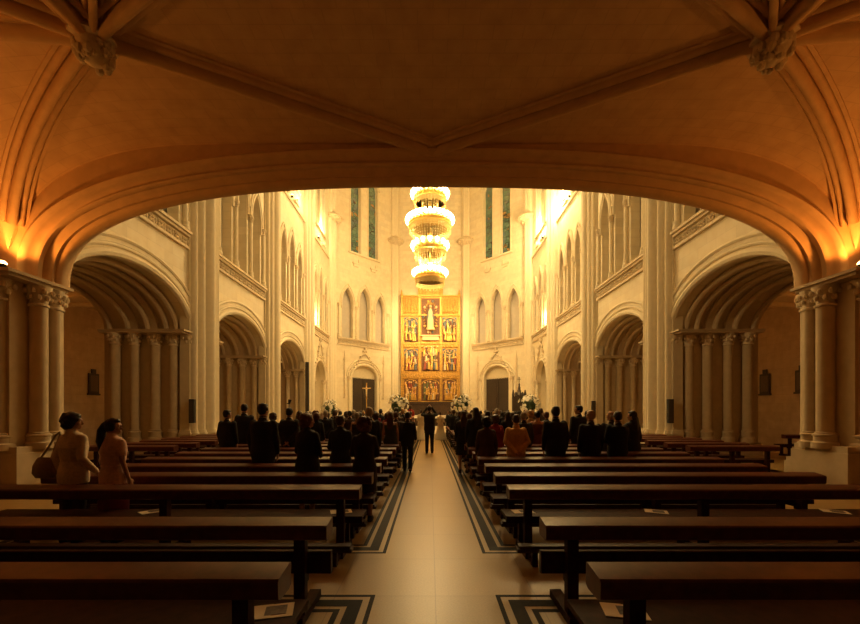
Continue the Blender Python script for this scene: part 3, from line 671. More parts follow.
# altar table in front
al = empty('altar_table', (0, 38.6, PLAT)); tag(al, 'dark altar table under white linen below the altarpiece', 'altar')
mb = MB(); mb.box(-1.6, 1.6, -.5, .5, 0, .12); mb.box(-1.45, 1.45, -.4, .4, .12, .9); mb.box(-1.6, 1.6, -.5, .5, .9, 1.0); mb.build('altar_block', M['marble'], al, 0)
mb = MB(); mb.box(-1.62, 1.62, -.52, .52, 1.0, 1.012); mb.box(-1.62, 1.62, -.53, -.52, .72, 1.012); mb.build('altar_cloth', M['cloth_white'], al, 0)

# ------------------------------------------------------------------ flowers
def flower_meshes():
    mb = MB(); mb.lathe((0, 0, 0), [(.3, 0), (.3, .08), (.1, .14), (.08, .9), (.2, 1.1), (.34, 1.35), (.3, 1.37), (.05, 1.3)], 14); st = mb.mesh('pedestal_vase', M['stone'])
    mb = MB()
    for k in range(160):
        d = Vector((RND.gauss(0, 1), RND.gauss(0, 1), RND.gauss(.1, 1))).normalized(); c = Vector((0, 0, 1.85)); r = RND.uniform(.4, .78)
        s_ = d.cross(Vector((0, 0, 1))).normalized() * .06; p = c + d * r; q = c + d * (r + .2)
        mb.add([p - s_, p + s_, q + s_ * .3, q - s_ * .3], [(0, 1, 2, 3)])
        if k % 5 == 0: mb.tube([c - Vector((0, 0, .4)), p], .012, 4)
    mb.sph((0, 0, 1.8), (.5, .5, .45), 12, 8); lf = mb.mesh('foliage', M['leaf'], 0)
    mb = MB()
    mb.sph((0, 0, 0), .05, 6, 5)
    for k in range(7):
        a = 2 * pi * k / 7; mb.sph((.07 * cos(a), .07 * sin(a), .01), (.055, .055, .03), 6, 4)
    return st, lf, mb.mesh('blossom', M['petal'])
FS = flower_meshes()
for x, y, z, sc, lb in ((-2.45, 30, PLAT, 1, 'round white flower arrangement left of the altarpiece'), (2.35, 30, PLAT, 1, 'round white flower arrangement right of the altarpiece'),
                        (-7.8, 31, PLAT, .85, 'white flower arrangement far left behind the crowd, before the left wall'), (7.4, 30, PLAT, 1, 'white flower arrangement beside the dark spired seat')):
    r = empty('flower_arrangement', (x, y, z)); r.scale = (sc,) * 3; tag(r, lb, 'flowers', 'white wedding flowers at the altar')
    link('pedestal_vase', FS[0], r); link('foliage', FS[1], r); rr = random.Random(int(x * 10))
    for k in range(52):
        d = Vector((rr.gauss(0, 1), rr.gauss(0, 1) - .3, rr.gauss(.25, 1))).normalized()
        o = link('blossom', FS[2], r, Vector((0, 0, 1.85)) + d * rr.uniform(.55, .85)); o.rotation_euler = d.to_track_quat('Z', 'Y').to_euler(); o.scale = (rr.uniform(.9, 1.4),) * 3

# ------------------------------------------------------------------ furniture at the sides
th = empty('canopied_seat', (7.75, 35, PLAT)); tag(th, 'dark carved seat with spired canopy and cross beside the right apse door', 'seat')
mb = MB(); mb.box(-.62, .62, -.1, .1, 0, 2.7); mb.box(-.62, -.5, -.5, .1, 0, 1.2); mb.box(.5, .62, -.5, .1, 0, 1.2); mb.box(-.55, .55, -.5, .1, .1, .5); mb.build('seat_body', M['door'], th, 0)
mb = MB()
for x, t, w in ((-.52, 3.3, .1), (.52, 3.3, .1), (0, 4.0, .22), (-.28, 3.1, .1), (.28, 3.1, .1)):
    mb.lathe((x, 0, 0), [(w, 2.4), (w, 2.75), (w * 1.3, 2.8), (w * .9, 2.9), (.015, t)], 8)
    for k in range(4): mb.sph((x + w * (.8 - .2 * k), -.02, 2.9 + (t - 2.9) * k / 4), .05, 6, 4); mb.sph((x - w * (.8 - .2 * k), -.02, 2.9 + (t - 2.9) * k / 4), .05, 6, 4)
mb.build('spire', M['door'], th)
mb = MB(); mb.box(-.03, .03, -.03, .03, 3.95, 4.4); mb.box(-.13, .13, -.03, .03, 4.18, 4.24); mb.build('cross', M['door'], th, 0)
cr = empty('processional_cross', (-6.55, 41.0, PLAT)); tag(cr, 'pale crucifix on a pole before the left apse door', 'crucifix')
mb = MB(); mb.lathe((0, 0, 0), [(.25, 0), (.25, .06), (.04, .1), (.03, 2.6)], 10); mb.build('pole', M['brass'], cr)
mb = MB(); mb.box(-.05, .05, -.03, .03, 2.6, 4.3); mb.box(-.45, .45, -.03, .03, 3.7, 3.8); mb.build('cross', M['gold'], cr, 0)
mb = MB(); mb.tube([(0, -.08, 2.95), (0, -.1, 3.3), (0, -.08, 3.7)], [.04, .07, .09], 8); mb.tube([(-.4, -.07, 3.78), (0, -.08, 3.66), (.4, -.07, 3.78)], .035, 6); mb.sph((0, -.09, 3.83), .085, 8, 6); mb.build('figure', M['ivory'], cr)
ms = empty('lamp_stand', (-7.2, 20.3, 0)); tag(ms, 'thin dark pole with a tilted head rising behind the left crowd', 'stand')
mb = MB(); mb.lathe((0, 0, 0), [(.22, 0), (.22, .04), (.03, .06), (.022, 2.1)], 10); mb.build('pole', M['iron'], ms)
mb = MB(); mb.tube([(0, 0, 2.08), (-.12, 0, 2.12)], .025, 6); mb.tube([(0, 0, 2.08), (.04, 0, 2.3)], [.05, .09], 8); mb.build('head', M['iron'], ms)
def speaker(x, y, z0, z1, w, face, lb):
    mb = MB(); s_ = -1 if x > 0 else 1
    o = empty('wall_speaker', (x, y, z0)); tag(o, lb, 'speaker', 'column loudspeakers')
    if face == 'x': mb.box(0, s_ * .14, -w / 2, w / 2, 0, z1 - z0)
    else: mb.box(-w / 2, w / 2, -.14, 0, 0, z1 - z0)
    mb.build('cabinet', M['iron'], o, 0); mb = MB()
    if face == 'x': mb.box(s_ * .14, s_ * .155, -w * .42, w * .42, .04, z1 - z0 - .04)
    else: mb.box(-w * .42, w * .42, -.155, -.14, .04, z1 - z0 - .04)
    mb.build('grille', M['speaker'], o, 0)
for s, nm in ((-1, 'left'), (1, 'right')):
    speaker(s * 9.86, 9.1 - .27, 1.25, 2.25, .24, 'y', 'slim dark loudspeaker on the near %s pier' % nm)
    speaker(s * 9.35, 15.72, 1.25, 2.18, .2, 'y', 'slim loudspeaker on the pilaster past the first %s arch' % nm)
speaker(9.3, 22.95, 1.45, 2.3, .2, 'y', 'slim loudspeaker on the second right pilaster')
speaker(-9.3, 30.2, 1.7, 5.4, .24, 'y', 'tall dark narrow panel on the third left pilaster')
for x, y, lb in ((-16.98, 20.1, 'dark framed picture on the left aisle wall'), (16.98, 20.3, 'dark framed picture on the right aisle wall, farther one'), (16.98, 18.3, 'dark framed picture on the right aisle wall, nearer one')):
    s_ = -1 if x > 0 else 1; o = empty('framed_picture', (x, y, 2.6)); tag(o, lb, 'picture', 'pictures along the aisle walls')
    mb = MB(); mb.box(0, s_ * .06, -.3, .3, 0, 1.0); mb.box(0, s_ * .06, -.12, .12, 1.0, 1.22); mb.box(0, s_ * .08, -.36, .36, -.08, 0); mb.build('frame', M['door'], o, 0)
    mb = MB(); mb.box(s_ * .06, s_ * .075, -.22, .22, .1, .9); mb.build('picture', M['photo'], o, 0)

# ------------------------------------------------------------------ people
def ring(z, rx, ry, y=0, n=18, x=0, p=2.3):
    return [(x + rx * math.copysign(abs(cos(t)) ** (2 / p), cos(t)), y + ry * math.copysign(abs(sin(t)) ** (2 / p), sin(t)), z) for t in [2 * pi * k / n for k in range(n)]]
ARMS = {'relaxed': ((.222, -.02, 1.14), (.215, .06, .90)), 'back': ((.245, -.09, 1.16), (.045, -.185, .93)), 'front': ((.228, .02, 1.14), (.10, .23, 1.06)),
        'raised': ((.27, .20, 1.42), (.08, .27, 1.70)), 'walk': ((.225, -.06, 1.15), (.225, -.02, .91))}
def hand(mb, wr, el, sg):
    d = (Vector(wr) - Vector(el)).normalized(); sd = Vector((sg, 0, 0)); sd = (sd - d * sd.dot(d))
    sd = sd.normalized() if sd.length > .1 else Vector((0, 1, 0)); fw = d.cross(sd).normalized()
    if fw.y < 0: fw = -fw
    c = Vector(wr) + d * .05; rot = Matrix((sd, fw, d)).transposed()
    mb.sph(c, (.018, .040, .052), 10, 6, rot)
    for k, L in enumerate((.070, .080, .074, .058)):
        b = Vector(wr) + d * .088 + fw * (.03 - .02 * k); p1 = b + d * L * .5 - sd * .006; p2 = p1 + d * L * .42 - sd * .022; mb.limb([b - d * .03, b, p1, p2], [.0095, .0095, .009, .0075], 6)
    b = Vector(wr) + d * .03 + fw * .03; mb.limb([b, b + d * .03 + fw * .025 - sd * .01, b + d * .062 + fw * .03 - sd * .02], [.012, .011, .009], 6)
def legs(stance):
    if stance == 'walk': return [((-.09, 0, .9), (-.095, .10, .51), (-.09, .12, .09), (-.09, .12, 0)), ((.09, 0, .9), (.095, -.02, .5), (.09, -.24, .14), (.09, -.22, .03))]
    if stance == 'wide': return [((s_ * .09, 0, .9), (s_ * .14, .01, .5), (s_ * .17, -.02, .09), (s_ * .17, -.02, 0)) for s_ in (-1, 1)]
    return [((s_ * .085, 0, .9), (s_ * .095, .01, .5), (s_ * .1, -.02, .09), (s_ * .1, -.02, 0)) for s_ in (-1, 1)]
def head(mb, yaw):
    R = Matrix.Rotation(yaw, 3, 'Z'); q = lambda *p: R @ Vector(p)
    S = lambda c, r: mb.sph(q(*c), r, 16, 10, R)
    S((0, -.005, 1.655), (.074, .094, .096)); S((0, .022, 1.6), (.056, .068, .07)); S((0, .066, 1.555), (.027, .024, .02))
    S((0, .103, 1.612), (.012, .018, .017)); S((0, .092, 1.635), (.009, .015, .03)); S((0, .086, 1.574), (.024, .012, .009)); S((0, .082, 1.668), (.05, .014, .012))
    for s_ in (-1, 1): S((s_ * .075, -.008, 1.622), (.011, .02, .03)); S((s_ * .04, .066, 1.615), (.02, .02, .02))
    mb.limb([(0, -.012, 1.44), q(0, -.008, 1.57)], [.064, .058], 12)
_bc = {}
FEM = {'w': 1}
def torso(fem, e=0, z0=.82, z1=1.49):
    if fem: t = [(.80, .15, .11), (.90, .178, .118), (.98, .165, .112), (1.09, .128, .092), (1.2, .142, .105), (1.29, .155, .12), (1.38, .16, .098), (1.44, .12, .075), (1.49, .06, .058)]
    else: t = [(.80, .15, .11), (.90, .168, .115), (1.0, .160, .112), (1.1, .152, .105), (1.2, .162, .11), (1.32, .17, .12), (1.40, .166, .1), (1.45, .115, .08), (1.5, .066, .06)]
    return [(z, rx + e, ry + e, 0) for z, rx, ry in t if z0 - .001 <= z <= z1 + .001]
def arm_pts(fem, pose, sg):
    k = .9 if fem else 1; el, wr = ARMS[pose]
    if pose == 'walk' and sg > 0: wr = (.24, .12, .94)
    return (sg * .172 * k, 0, 1.415), (sg * el[0] * (.95 if fem else 1), el[1], el[2]), (sg * wr[0], wr[1], wr[2])
def body_mesh(fem, pose, stance, yaw):
    key = ('b', fem, pose, stance, yaw)
    if key in _bc: return _bc[key]
    mb = MB(); mb.loft([ring(z, rx, ry, y) for z, rx, ry, y in torso(fem)])
    for sg in (-1, 1):
        s0, el, wr = arm_pts(fem, pose, sg); f = .86 if fem else 1
        mb.limb([s0, el, wr], [.055 * f, .041 * f, .029 * f]); hand(mb, wr, el, sg)
    for hp, kn, an, ft in legs(stance):
        mb.limb([hp, kn, an], [.085, .055, .038]); mb.limb([(an[0], an[1] - .03, an[2] - .045), (an[0], an[1] + .15, an[2] - .06)], [.034, .028])
    head(mb, yaw); me = remesh(mb, 'body', SKIN, .0085, 3); _bc[key] = me; return me
def top_mesh(fem, pose, kind, sleeve='long'):
    """kind: jacket, blouse, coat, dress, gown"""
    key = ('t', fem, pose, kind, sleeve)
    if key in _bc: return _bc[key]
    mb = MB(); e = (.024 if fem else .034) if kind in ('jacket', 'coat') else .014
    T = [(z, rx + (.012 if fem else .01), ry + .012, y) for z, rx, ry, y in torso(fem, e, .86, 1.495)]
    lowest = {'jacket': [(.74, .19, .145, 0), (.80, .19, .145, 0)], 'blouse': [(.80, .195, .14, 0), (.86, .2, .142, 0)], 'coat': [(.51, .23, .18, 0), (.6, .215, .17, 0), (.8, .205, .155, 0)],
              'dress': [(.51, .21, .17, 0), (.7, .2, .155, 0), (.85, .195, .14, 0)], 'gown': [(.02, .42, .42, -.06), (.3, .33, .32, -.03), (.6, .24, .2, 0), (.85, .195, .14, 0)]}[kind]
    T = [t for t in T if not (kind in ('dress', 'gown') and t[0] > 1.42 and sleeve == 'none')]
    mb.loft([ring(z, rx, ry, y) for z, rx, ry, y in lowest + T])
    if kind == 'blouse':  # gathered waist
        pass
    for sg in (-1, 1):
        if sleeve == 'none': continue
        s0, el, wr = [Vector(p) for p in arm_pts(fem, pose, sg)]; f = .9 if fem else 1
        s0 = s0 - Vector((sg * .01, 0, .012))
        if sleeve == 'long': mb.limb([s0, el, wr - (wr - el).normalized() * .02], [.078 * f, .060 * f, .046 * f])
        else: mb.limb([s0, s0 + (el - s0) * .5], [.078 * f, .074 * f])
    if sleeve != 'none': mb.limb([(0, -.03, 1.45), (0, -.022, 1.50)], [.08, .07], 12)
    me = remesh(mb, kind, M['wood'], .011, 5); _bc[key] = me; return me
def trousers_mesh(stance, fem=False):
    key = ('p', stance, fem)
    if key in _bc: return _bc[key]
    mb = MB(); mb.loft([ring(z, rx, ry, y) for z, rx, ry, y in torso(fem, .014, .80, 1.1)])
    for hp, kn, an, ft in legs(stance): mb.limb([hp, kn, (an[0], an[1], an[2] - .01)], [.1, .075, .062])
    me = remesh(mb, 'trousers', M['wood'], .011, 3); _bc[key] = me; return me
def shoes_mesh(stance):
    key = ('s', stance)
    if key in _bc: return _bc[key]
    mb = MB()
    for hp, kn, an, ft in legs(stance):
        x, y, z = ft; mb.loft([ring(z + zz, rx, ry, y + yo, 14, x) for zz, rx, ry, yo in ((0, .046, .14, .06), (.022, .05, .146, .06), (.05, .047, .13, .045), (.085, .042, .07, 0), (.10, .036, .045, -.01))])
    me = mb.mesh('shoes', M['iron'], 50); _bc[key] = me; return me
def skirt_mesh():
    if 'sk' in _bc: return _bc['sk']
    mb = MB(); mb.loft([ring(z, rx, ry) for z, rx, ry in ((.40, .20, .16), (.6, .205, .16), (.8, .2, .145), (.92, .19, .13), (1.02, .16, .115))]); _bc['sk'] = mb.mesh('skirt', M['wood'], 60); return _bc['sk']
def hair_mesh(style):
    key = ('h', style)
    if key in _bc: return _bc[key]
    mb = MB(); rr = random.Random(len(style))
    if style == 'bald':
        for s_ in (-1, 1): mb.sph((s_ * .06, -.035, 1.635), (.022, .05, .035), 10, 8)
        mb.sph((0, -.075, 1.635), (.055, .03, .04), 10, 8)
    else:
        mb.sph((0, -.02, 1.668), (.083, .097, .099), 16, 10); mb.sph((0, -.04, 1.635), (.078, .072, .08), 14, 8); mb.sph((0, .035, 1.72), (.06, .05, .035), 12, 6)
        for s_ in (-1, 1): mb.sph((s_ * .068, -.005, 1.66), (.02, .045, .05), 10, 6)
    if style == 'short':
        for k in range(14): a = rr.uniform(0, 2 * pi); mb.sph((.05 * cos(a), -.02 + .055 * sin(a), 1.732 + rr.uniform(-.008, .006)), (.022, .022, .018), 8, 5)
    if style in ('bob', 'ponytail'):
        for s_ in (-1, 1): mb.sph((s_ * .066, .0, 1.64), (.026, .05, .07), 10, 8)
    if style == 'bob':
        for s_ in (-1, 1): mb.sph((s_ * .07, -.015, 1.61), (.03, .05, .07), 10, 8)
        mb.sph((0, -.03, 1.675), (.105, .115, .105), 16, 10); mb.sph((0, -.05, 1.6), (.105, .085, .085), 14, 8)
        for k in range(30):
            a = rr.uniform(0, 2 * pi); z = rr.uniform(1.57, 1.74); f = sqrt(max(.2, 1 - ((z - 1.64) / .135) ** 2)); mb.sph((.096 * f * cos(a), -.04 + .09 * f * sin(a) * (1 if sin(a) < 0 else .6), z), (.026, .026, .03), 8, 5)
    if style == 'curly':
        for k in range(70):
            a = rr.uniform(0, 2 * pi); z = rr.uniform(1.54, 1.77); f = sqrt(max(.15, 1 - ((z - 1.65) / .15) ** 2)); y = sin(a)
            mb.sph((.105 * f * cos(a), -.03 + (.1 if y < 0 else .06) * f * y, z), (.034, .034, .034), 8, 5)
    if style == 'long':
        mb.loft([ring(z, rx, ry, y) for z, rx, ry, y in ((1.27, .06, .02, -.13), (1.36, .085, .03, -.115), (1.48, .095, .045, -.09), (1.6, .09, .06, -.06), (1.68, .08, .07, -.03))])
        for k in range(9): mb.tube([(-.07 + .0175 * k, -.10, 1.6), (-.08 + .02 * k, -.13, 1.42), (-.06 + .015 * k, -.145, 1.25 + .02 * (k % 3))], [.018, .018, .008], 6)
    if style == 'ponytail':
        mb.sph((0, -.1, 1.67), (.045, .04, .045)); mb.limb([(0, -.11, 1.66), (.01, -.14, 1.58), (.02, -.15, 1.43), (.02, -.13, 1.22)], [.045, .055, .055, .02], 10)
        for s_ in (-1, 1): mb.limb([(s_ * .03, -.14, 1.56), (s_ * .035, -.155, 1.44), (s_ * .02, -.15, 1.33)], [.025, .025, .01], 8)
    if style == 'updo': mb.sph((0, -.085, 1.72), (.05, .05, .05)); mb.sph((.02, -.09, 1.68), (.05, .045, .045)); mb.sph((-.02, -.1, 1.7), (.045, .04, .045))
    me = remesh(mb, 'hair', HAIR['black'], .009, 2); _bc[key] = me; return me
def eyes_mesh():
    if 'e' in _bc: return _bc['e']
    mb = MB(); mb.mi = 0; mb.sph((0, 0, 0), .0125, 10, 8); mb.mi = 1; mb.sph((0, .0085, 0), (.006, .005, .006), 8, 6); _bc['e'] = mb.mesh('eye', [M['ivory'], M['iron']]); return _bc['e']
def collar_mesh():
    if 'c' in _bc: return _bc['c']
    mb = MB(); mb.lathe((0, -.012, 1.475), [(.076, 0), (.072, .05), (.066, .05), (.068, 0), (.076, 0)], 16); _bc['c'] = mb.mesh('shirt_collar', M['cloth_white']); return _bc['c']
def belt_mesh():
    if 'bt' in _bc: return _bc['bt']
    mb = MB(); mb.loft([ring(z, rx, ry, 0, 24) for z, rx, ry in ((1.055, .150, .112), (1.06, .165, .127), (1.085, .163, .125), (1.09, .150, .112))]); _bc['bt'] = mb.mesh('waist_seam', M['wood'], 40); return _bc['bt']
def setmat(o, m): o.material_slots[0].link = 'OBJECT'; o.material_slots[0].material = m
BLACK, NAVY, DBROWN, DGREY = (.012, .011, .011), (.012, .015, .024), (.05, .024, .014), (.03, .027, .025)
SPOTS = []
def person(x, y, h, label, fem=0, pose='relaxed', hair='short', hc='black', top='jacket', tc=BLACK, pc=None, sleeve='long', yaw=0, rz=0, stance='stand', z=0, group=None, face=False, legw='auto'):
    SPOTS.append((x, y)); r = empty('person', (x, y, z), rz, h / 1.755); tag(r, label, 'person', group)
    link('body', body_mesh(fem, pose, stance, yaw), r)
    t = link(top, top_mesh(fem, pose, top, sleeve), r); setmat(t, cloth(*tc))
    if top in ('jacket', 'blouse') and legw == 'skirt': o = link('skirt', skirt_mesh(), r); setmat(o, cloth(*(pc or tc)))
    elif top in ('jacket', 'blouse'): o = link('trousers', trousers_mesh(stance, bool(fem)), r); setmat(o, cloth(*(pc or tc)))
    link('shoes', shoes_mesh(stance), r)
    hr = link('hair', hair_mesh(hair), r); hr.rotation_euler.z = yaw; setmat(hr, HAIR[hc])
    if top == 'blouse': o = link('waist_seam', belt_mesh(), r); setmat(o, cloth(*tc))
    if top == 'jacket' and not fem: link('shirt_collar', collar_mesh(), r)
    R = Matrix.Rotation(yaw, 3, 'Z')
    if face:
        for s_ in (-1, 1): e = link('eye', eyes_mesh(), r, R @ Vector((s_ * .031, .0785, 1.642))); e.rotation_euler.z = yaw
    return r
def at(px, Y): return (px - 430.5) / 400 * Y - .05
def hgt(py, Y): return 1.72 + (411 - py) / 400 * Y
PEW = lambda i: ROWS[i - 1] + .455      # standing place in front of the seat of row i
# the two women near the left pier
Y = PEW(3)
person(at(74, Y), Y, 1.69, 'woman with short dark hair in a cream jacket, standing nearest the left pier', 1, 'walk', 'bob', 'black', 'blouse', (.86, .68, .46), (.05, .035, .025), yaw=-.95, rz=-.2, face=True)
person(at(114, Y), Y, 1.62, 'woman with a long black ponytail, pink short-sleeved top and red skirt', 1, 'relaxed', 'ponytail', 'black', 'blouse', (.80, .52, .40), (.16, .012, .02), sleeve='short', yaw=-1.0, rz=-.3, face=True, legw='skirt')
hb = empty('handbag', (at(47, Y), Y - .02, -.02)); tag(hb, 'pale soft bag carried at the side of the cream-jacketed woman', 'bag')
mb = MB(); mb.loft([ring(z, rx, ry, 0, 14) for z, rx, ry in ((.86, .12, .05), (.92, .16, .07), (1.02, .15, .065), (1.10, .11, .04), (1.13, .09, .02))]); mb.build('bag_body', cloth(.38, .26, .14), hb)
mb = MB(); mb.tube([(-.06, 0, 1.11), (.06, 0, 1.28), (.16, -.02, 1.42), (.2, -.01, 1.46), (.17, .03, 1.42), (.06, .02, 1.11)], .012, 6); mb.build('strap', cloth(.38, .26, .14), hb)
# guests that can be told apart
def G(px, py, row, label, dy=0, **k):
    Y = PEW(row) + dy; return person(at(px, Y), Y, hgt(py, Y), label, **k)
G(228, 410, 8, 'dark-suited man at the outer left end, in front of the first left arch', yaw=-.6, rz=-.1)
G(245, 404, 9, 'tall dark-suited man behind the leftmost man of the left crowd', tc=NAVY, rz=.1)
G(264, 403.5, 5, 'tallest broad man in a black suit standing left of the crowd', yaw=-.3, face=True)
G(274, 413, 9, 'person with brown hair half hidden behind the tallest left man', fem=1, hair='bob', hc='brown', top='coat', tc=DGREY)
G(290, 408, 8, 'black-suited man with hands clasped behind his back, left block', pose='back')
G(300, 411, 10, 'brown-haired woman behind the clasped-hands man', fem=1, hair='long', hc='brown', top='dress', tc=DBROWN)
G(308, 414, 4, 'auburn-haired woman in a dark coat turned right, holding something', fem=1, pose='front', hair='bob', hc='red', top='coat', tc=BLACK, yaw=-.7, rz=-.35, face=True)
G(341, 415.5, 5, 'short-haired woman in a black jacket left of the aisle', fem=1, pose='front', hair='short', hc='brown', top='coat', tc=NAVY, yaw=-.4)
G(365, 418.5, 4, 'woman with curly auburn hair in a long dark brown coat', fem=1, pose='front', hair='curly', hc='red', top='coat', tc=(.028, .014, .010))
G(370, 407.5, 7, 'grey-haired man in black near the aisle, left block', hc='grey', yaw=-.2)
G(391, 412, 9, 'woman with long brown hair in a dark green dress by the aisle', fem=1, hair='long', hc='brown', top='dress', tc=(.03, .045, .03), sleeve='none')
person(at(408, 11.45), 11.45, 1.69, 'man in a black suit walking up the aisle', pose='walk', stance='walk', tc=BLACK)
person(at(430, 16.4), 16.4, 1.93, 'photographer in a dark suit standing in the middle of the aisle', pose='raised', stance='stand', tc=BLACK)
cm = empty('camera', (at(430, 16.4), 16.4 + .32, 1.90)); tag(cm, 'black camera held up by the aisle photographer', 'camera')
mb = MB(); mb.box(-.07, .07, -.035, .035, -.05, .05); mb.box(-.03, .03, -.03, .03, .05, .08); mb.build('camera_body', M['iron'], cm, 0)
mb = MB(); mb.tube([(0, .03, 0), (0, .13, 0)], .036, 12); mb.build('lens', M['iron'], cm)
person(at(421.5, 23.9), 23.9, 1.80, 'bride in a white gown and veil before the altar steps', fem=1, pose='front', hair='updo', hc='brown', top='gown', tc=(.80, .70, .52), rz=.2)
person(at(411, 25.8), 25.8, 1.78, 'woman in a red dress standing left of the bride', fem=1, pose='front', hair='bob', hc='brown', top='dress', tc=(.38, .025, .015), z=PLAT)
person(at(441, 24.0), 24.0, 1.66, 'person in a pale cream dress right of the photographer', fem=1, pose='front', hair='updo', hc='brown', top='gown', tc=(.6, .48, .32))
person(at(450, 24.2), 24.2, 1.78, 'man in a dark suit stepping into the aisle on the right', pose='front', stance='walk', yaw=.8, rz=.5, face=True)
person(at(398, PEW(16)), PEW(16), 1.62, 'person in a bright red dress at the left pew ends', fem=1, hair='bob', hc='black', top='dress', tc=(.36, .02, .015))
G(464, 411, 9, 'woman with long brown hair in black at the right pew ends', dy=.0, fem=1, hair='long', hc='brown', top='coat', tc=BLACK)
G(476, 407.5, 8, 'dark-haired woman in a black coat by the aisle, right block', fem=1, hair='long', hc='black', top='coat', tc=BLACK, yaw=.3)
G(487, 417, 6, 'dark-haired woman in a brown dress, right block', fem=1, hair='bob', hc='black', top='coat', tc=(.075, .035, .018))
G(496, 415, 8, 'woman in a red dress in the right block', fem=1, hair='bob', hc='brown', top='dress', tc=(.30, .02, .02))
G(516.5, 414.5, 6, 'man in an ochre jacket with hands clasped behind his back', pose='back', hc='brown', tc=(.75, .45, .15), pc=(.5, .3, .11))
G(524, 412, 8, 'grey-haired man in dark grey right of the ochre jacket', hc='grey', tc=DGREY)
G(538, 411, 9, 'woman with an updo in a bare-shouldered brown dress', fem=1, hair='updo', hc='black', top='dress', tc=(.16, .05, .02), sleeve='none')
G(531, 410.5, 10, 'blond woman in pale yellow behind the grey-haired man', fem=1, hair='bob', hc='blond', top='blouse', tc=(.45, .3, .13))
G(547, 412, 10, 'auburn-haired person left of the broad man, right block', fem=1, hair='short', hc='red', top='coat', tc=DGREY)
G(556, 406.5, 6, 'tall broad man in a black suit in the middle of the right block', tc=BLACK)
G(579, 405.5, 9, 'slim tall man in a dark suit turned left, right block', rz=.3, yaw=1.0, tc=NAVY)
G(588, 411, 11, 'woman with dark hair behind the slim turned man', fem=1, hair='bob', top='coat', tc=BLACK)
G(591, 410.5, 6, 'blond-grey man in a dark suit third from the right end', hc='blond', yaw=.4, tc=BLACK)
G(611.5, 411, 7, 'bald man between the two suited men at right', hair='bald', hc='grey', yaw=.7, tc=DGREY)
G(618, 411.5, 6, 'black-haired man with white collar near the right end', hair='short', tc=BLACK, pose='front')
G(632.5, 411, 7, 'woman with long dark hair at the right end of the crowd', fem=1, hair='long', hc='black', top='coat', tc=BLACK, yaw=.5, rz=.3, face=True)
# the rest of the congregation
kinds = [dict(), dict(pose='back'), dict(fem=1, hair='bob', top='coat'), dict(fem=1, hair='long', top='dress'), dict(pose='front'), dict(fem=1, hair='updo', top='dress', sleeve='none'), dict(fem=1, pose='front', hair='curly', top='coat')]
cols = [(BLACK, 'black'), (NAVY, 'dark blue'), (DBROWN, 'dark brown'), (DGREY, 'dark grey'), (BLACK, 'black'), ((.10, .05, .03), 'brown'), ((.20, .02, .018), 'red'), ((.35, .24, .13), 'beige')]
for s, nm in ((-1, 'left'), (1, 'right')):
    for i in range(10, 23):
        Yp = PEW(i); n = 0
        for k in range(8):
            X = 1.15 + k * .58 + RND.uniform(-.08, .08); px = 430.5 + s * X * 400 / Yp
            if (s < 0 and px < 303) or (s > 0 and px > 543) or X > 5.2 or RND.random() < .30: continue
            if any((s * X - a) ** 2 + (Yp - b) ** 2 < .27 for a, b in SPOTS): continue
            n += 1; kd = dict(RND.choice(kinds)); c, cn = RND.choice(cols if kd.get('fem') else cols[:5]); hc = RND.choice(('black', 'black', 'brown', 'brown', 'grey', 'blond', 'red'))
            f = kd.get('fem'); kd['tc'] = c; kd['hc'] = hc
            person(s * X, Yp + RND.uniform(-.03, .03), RND.uniform(1.6, 1.72) if f else RND.uniform(1.68, 1.82), '%s-haired %s in %s, %s from the aisle, pew row %s, %s block' % (hc, 'woman' if f else 'man', cn, ORD[n], ORD[i], nm), rz=RND.uniform(-.15, .15), group='guests in the front pews', **kd)

# ------------------------------------------------------------------ lamps
def light(name, typ, loc, power, col, size=.1, aim=None, spot=60, blend=.5):
    d = bpy.data.lights.new(name, typ); d.energy = power; d.color = col
    if typ in ('POINT', 'SPOT'): d.shadow_soft_size = size
    if typ == 'SPOT': d.spot_size = radians(spot); d.spot_blend = blend
    o = bpy.data.objects.new(name, d); COL.objects.link(o); o.location = loc
    if aim is not None: o.rotation_euler = (Vector(aim) - Vector(loc)).to_track_quat('-Z', 'Y').to_euler()
    return o
WARM, ORANGE = (1, .68, .29), (1, .35, .055)
for z, p in ((17.3, 1100), (15.9, 800), (14.6, 1500), (12.6, 1300), (11.2, 900)): light('chandelier_glow', 'POINT', (CH.x, CH.y, z), p * 1.35, WARM, .3)
def fixture(x, y, z, lb, cat='lamp', grp=None, aimdir=(0, 0, 1)):
    o = empty('uplight', (x, y, z)); tag(o, lb, cat, grp)
    mb = MB(); mb.box(-.09, .09, -.06, .06, 0, .03); mb.lathe((0, 0, .03), [(.06, 0), (.085, .1), (.08, .1), (.05, .02)], 12); mb.build('housing', M['iron'], o)
    mb = MB(); mb.sph((0, 0, .14), (.085, .085, .07), 10, 6); mb.build('bulb', M['lamp'], o)
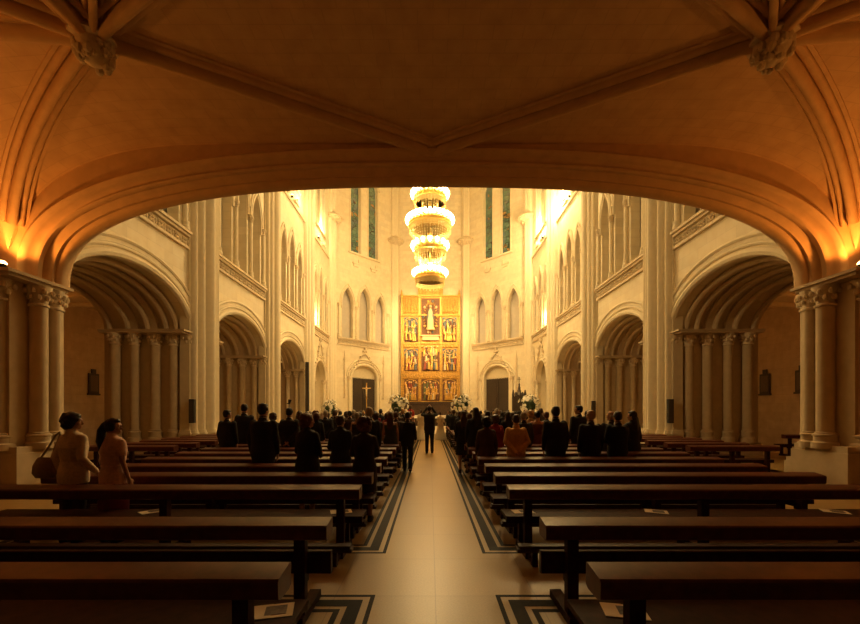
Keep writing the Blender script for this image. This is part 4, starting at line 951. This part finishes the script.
for s, nm in ((-1, 'left'), (1, 'right')):
    fixture(s * 9.57, 8.9, LZ, 'glowing orange uplight on the near %s pier capital' % nm)
    light('pier_uplight', 'SPOT', (s * 9.66, 8.92, LZ + .2), 150, ORANGE, .07, (s * 8.6, 8.2, LZ + 3), 165, .35)
    fixture(s * 9.55, 4.1, LZ, 'glowing orange uplight on the rear %s pier capital' % nm)
    light('pier_uplight', 'SPOT', (s * 9.5, 4.15, LZ + .3), 110, ORANGE, .07, (s * 8.2, 4.6, LZ + 3), 165, .35)
    for k, y in enumerate(PIL):
        fixture(s * 12.72, y - .95, LZ + .02, 'small lamp on the %s aisle capital of the %s pier' % (nm, ORD[k + 1]))
        light('aisle_uplight', 'POINT', (s * 12.85, y - 1.0, LZ + .32), (45, 25, 25)[k], ORANGE, .05)
    # floodlights hidden in the gallery of the last bay and on the window ledges, aimed at the altar
    fixture(s * 9.65, 33.3, 8.75, 'floodlight in the last %s gallery lancet' % nm)
    light('gallery_flood', 'POINT', (s * 9.75, 33.3, 9.6), 160, WARM, .1)
    light('altar_flood', 'SPOT', (s * 8.9, 33.2, 15.5), 6800, WARM, .3, (-s * .6, 45, 10.5), 44, .9)
    fixture(s * 9.35, 33.4, 16.15, 'floodlight on the %s ledge under the last high window' % nm)
    light('ledge_flood', 'POINT', (s * 9.1, 34.6, 17.8), 300 if s < 0 else 1100, WARM, .15)
    fixture(s * 9.35, 27.0, 16.15, 'floodlight on the %s ledge under the third high window' % nm)
    light('ledge_flood', 'POINT', (s * 8.9, 29.0, 17.0), 100 if s < 0 else 800, WARM, .15)
for s, nm in ((-1, 'left'), (1, 'right')):
    fixture(s * 4.5, 10.16, 9.4, 'floodlight standing %s on the loft parapet, facing the nave' % nm)
    light('loft_flood', 'SPOT', (s * 4.5, 10.6, 9.75), 1100, WARM, .12, (-s * 9.6, 19.5, 6.5), 85, .9)
for y, p in ((20, 900), (26, 2600), (33, 3200)): light('nave_fill_spot', 'SPOT', (0, y, 26.5), p, WARM, .6, (0, y + 1, 0), 130, .8)  # unseen fill spots near the ceiling, added to brighten the whole nave
w = bpy.data.worlds.new('night'); SC.world = w; w.use_nodes = True
w.node_tree.nodes['Background'].inputs[0].default_value = (.02, .014, .008, 1); w.node_tree.nodes['Background'].inputs[1].default_value = .3

# ------------------------------------------------------------------ camera
cd = bpy.data.cameras.new('camera_view'); co = bpy.data.objects.new('camera_view', cd); COL.objects.link(co)
co.location = (-.05, 0, 1.72); co.rotation_euler = (pi / 2, 0, 0)
cd.sensor_width = 36; cd.lens = 36 * 400 / 860; cd.shift_y = 99 / 860; cd.clip_end = 200; cd.clip_start = .05
SC.camera = co
SC.view_settings.view_transform = 'Standard'; SC.view_settings.look = 'None'; SC.view_settings.exposure = .42; SC.view_settings.gamma = 1; SC.view_settings.use_curve_mapping = False
SC.cycles.max_bounces = 8; SC.cycles.diffuse_bounces = 5; SC.cycles.sample_clamp_indirect = 6
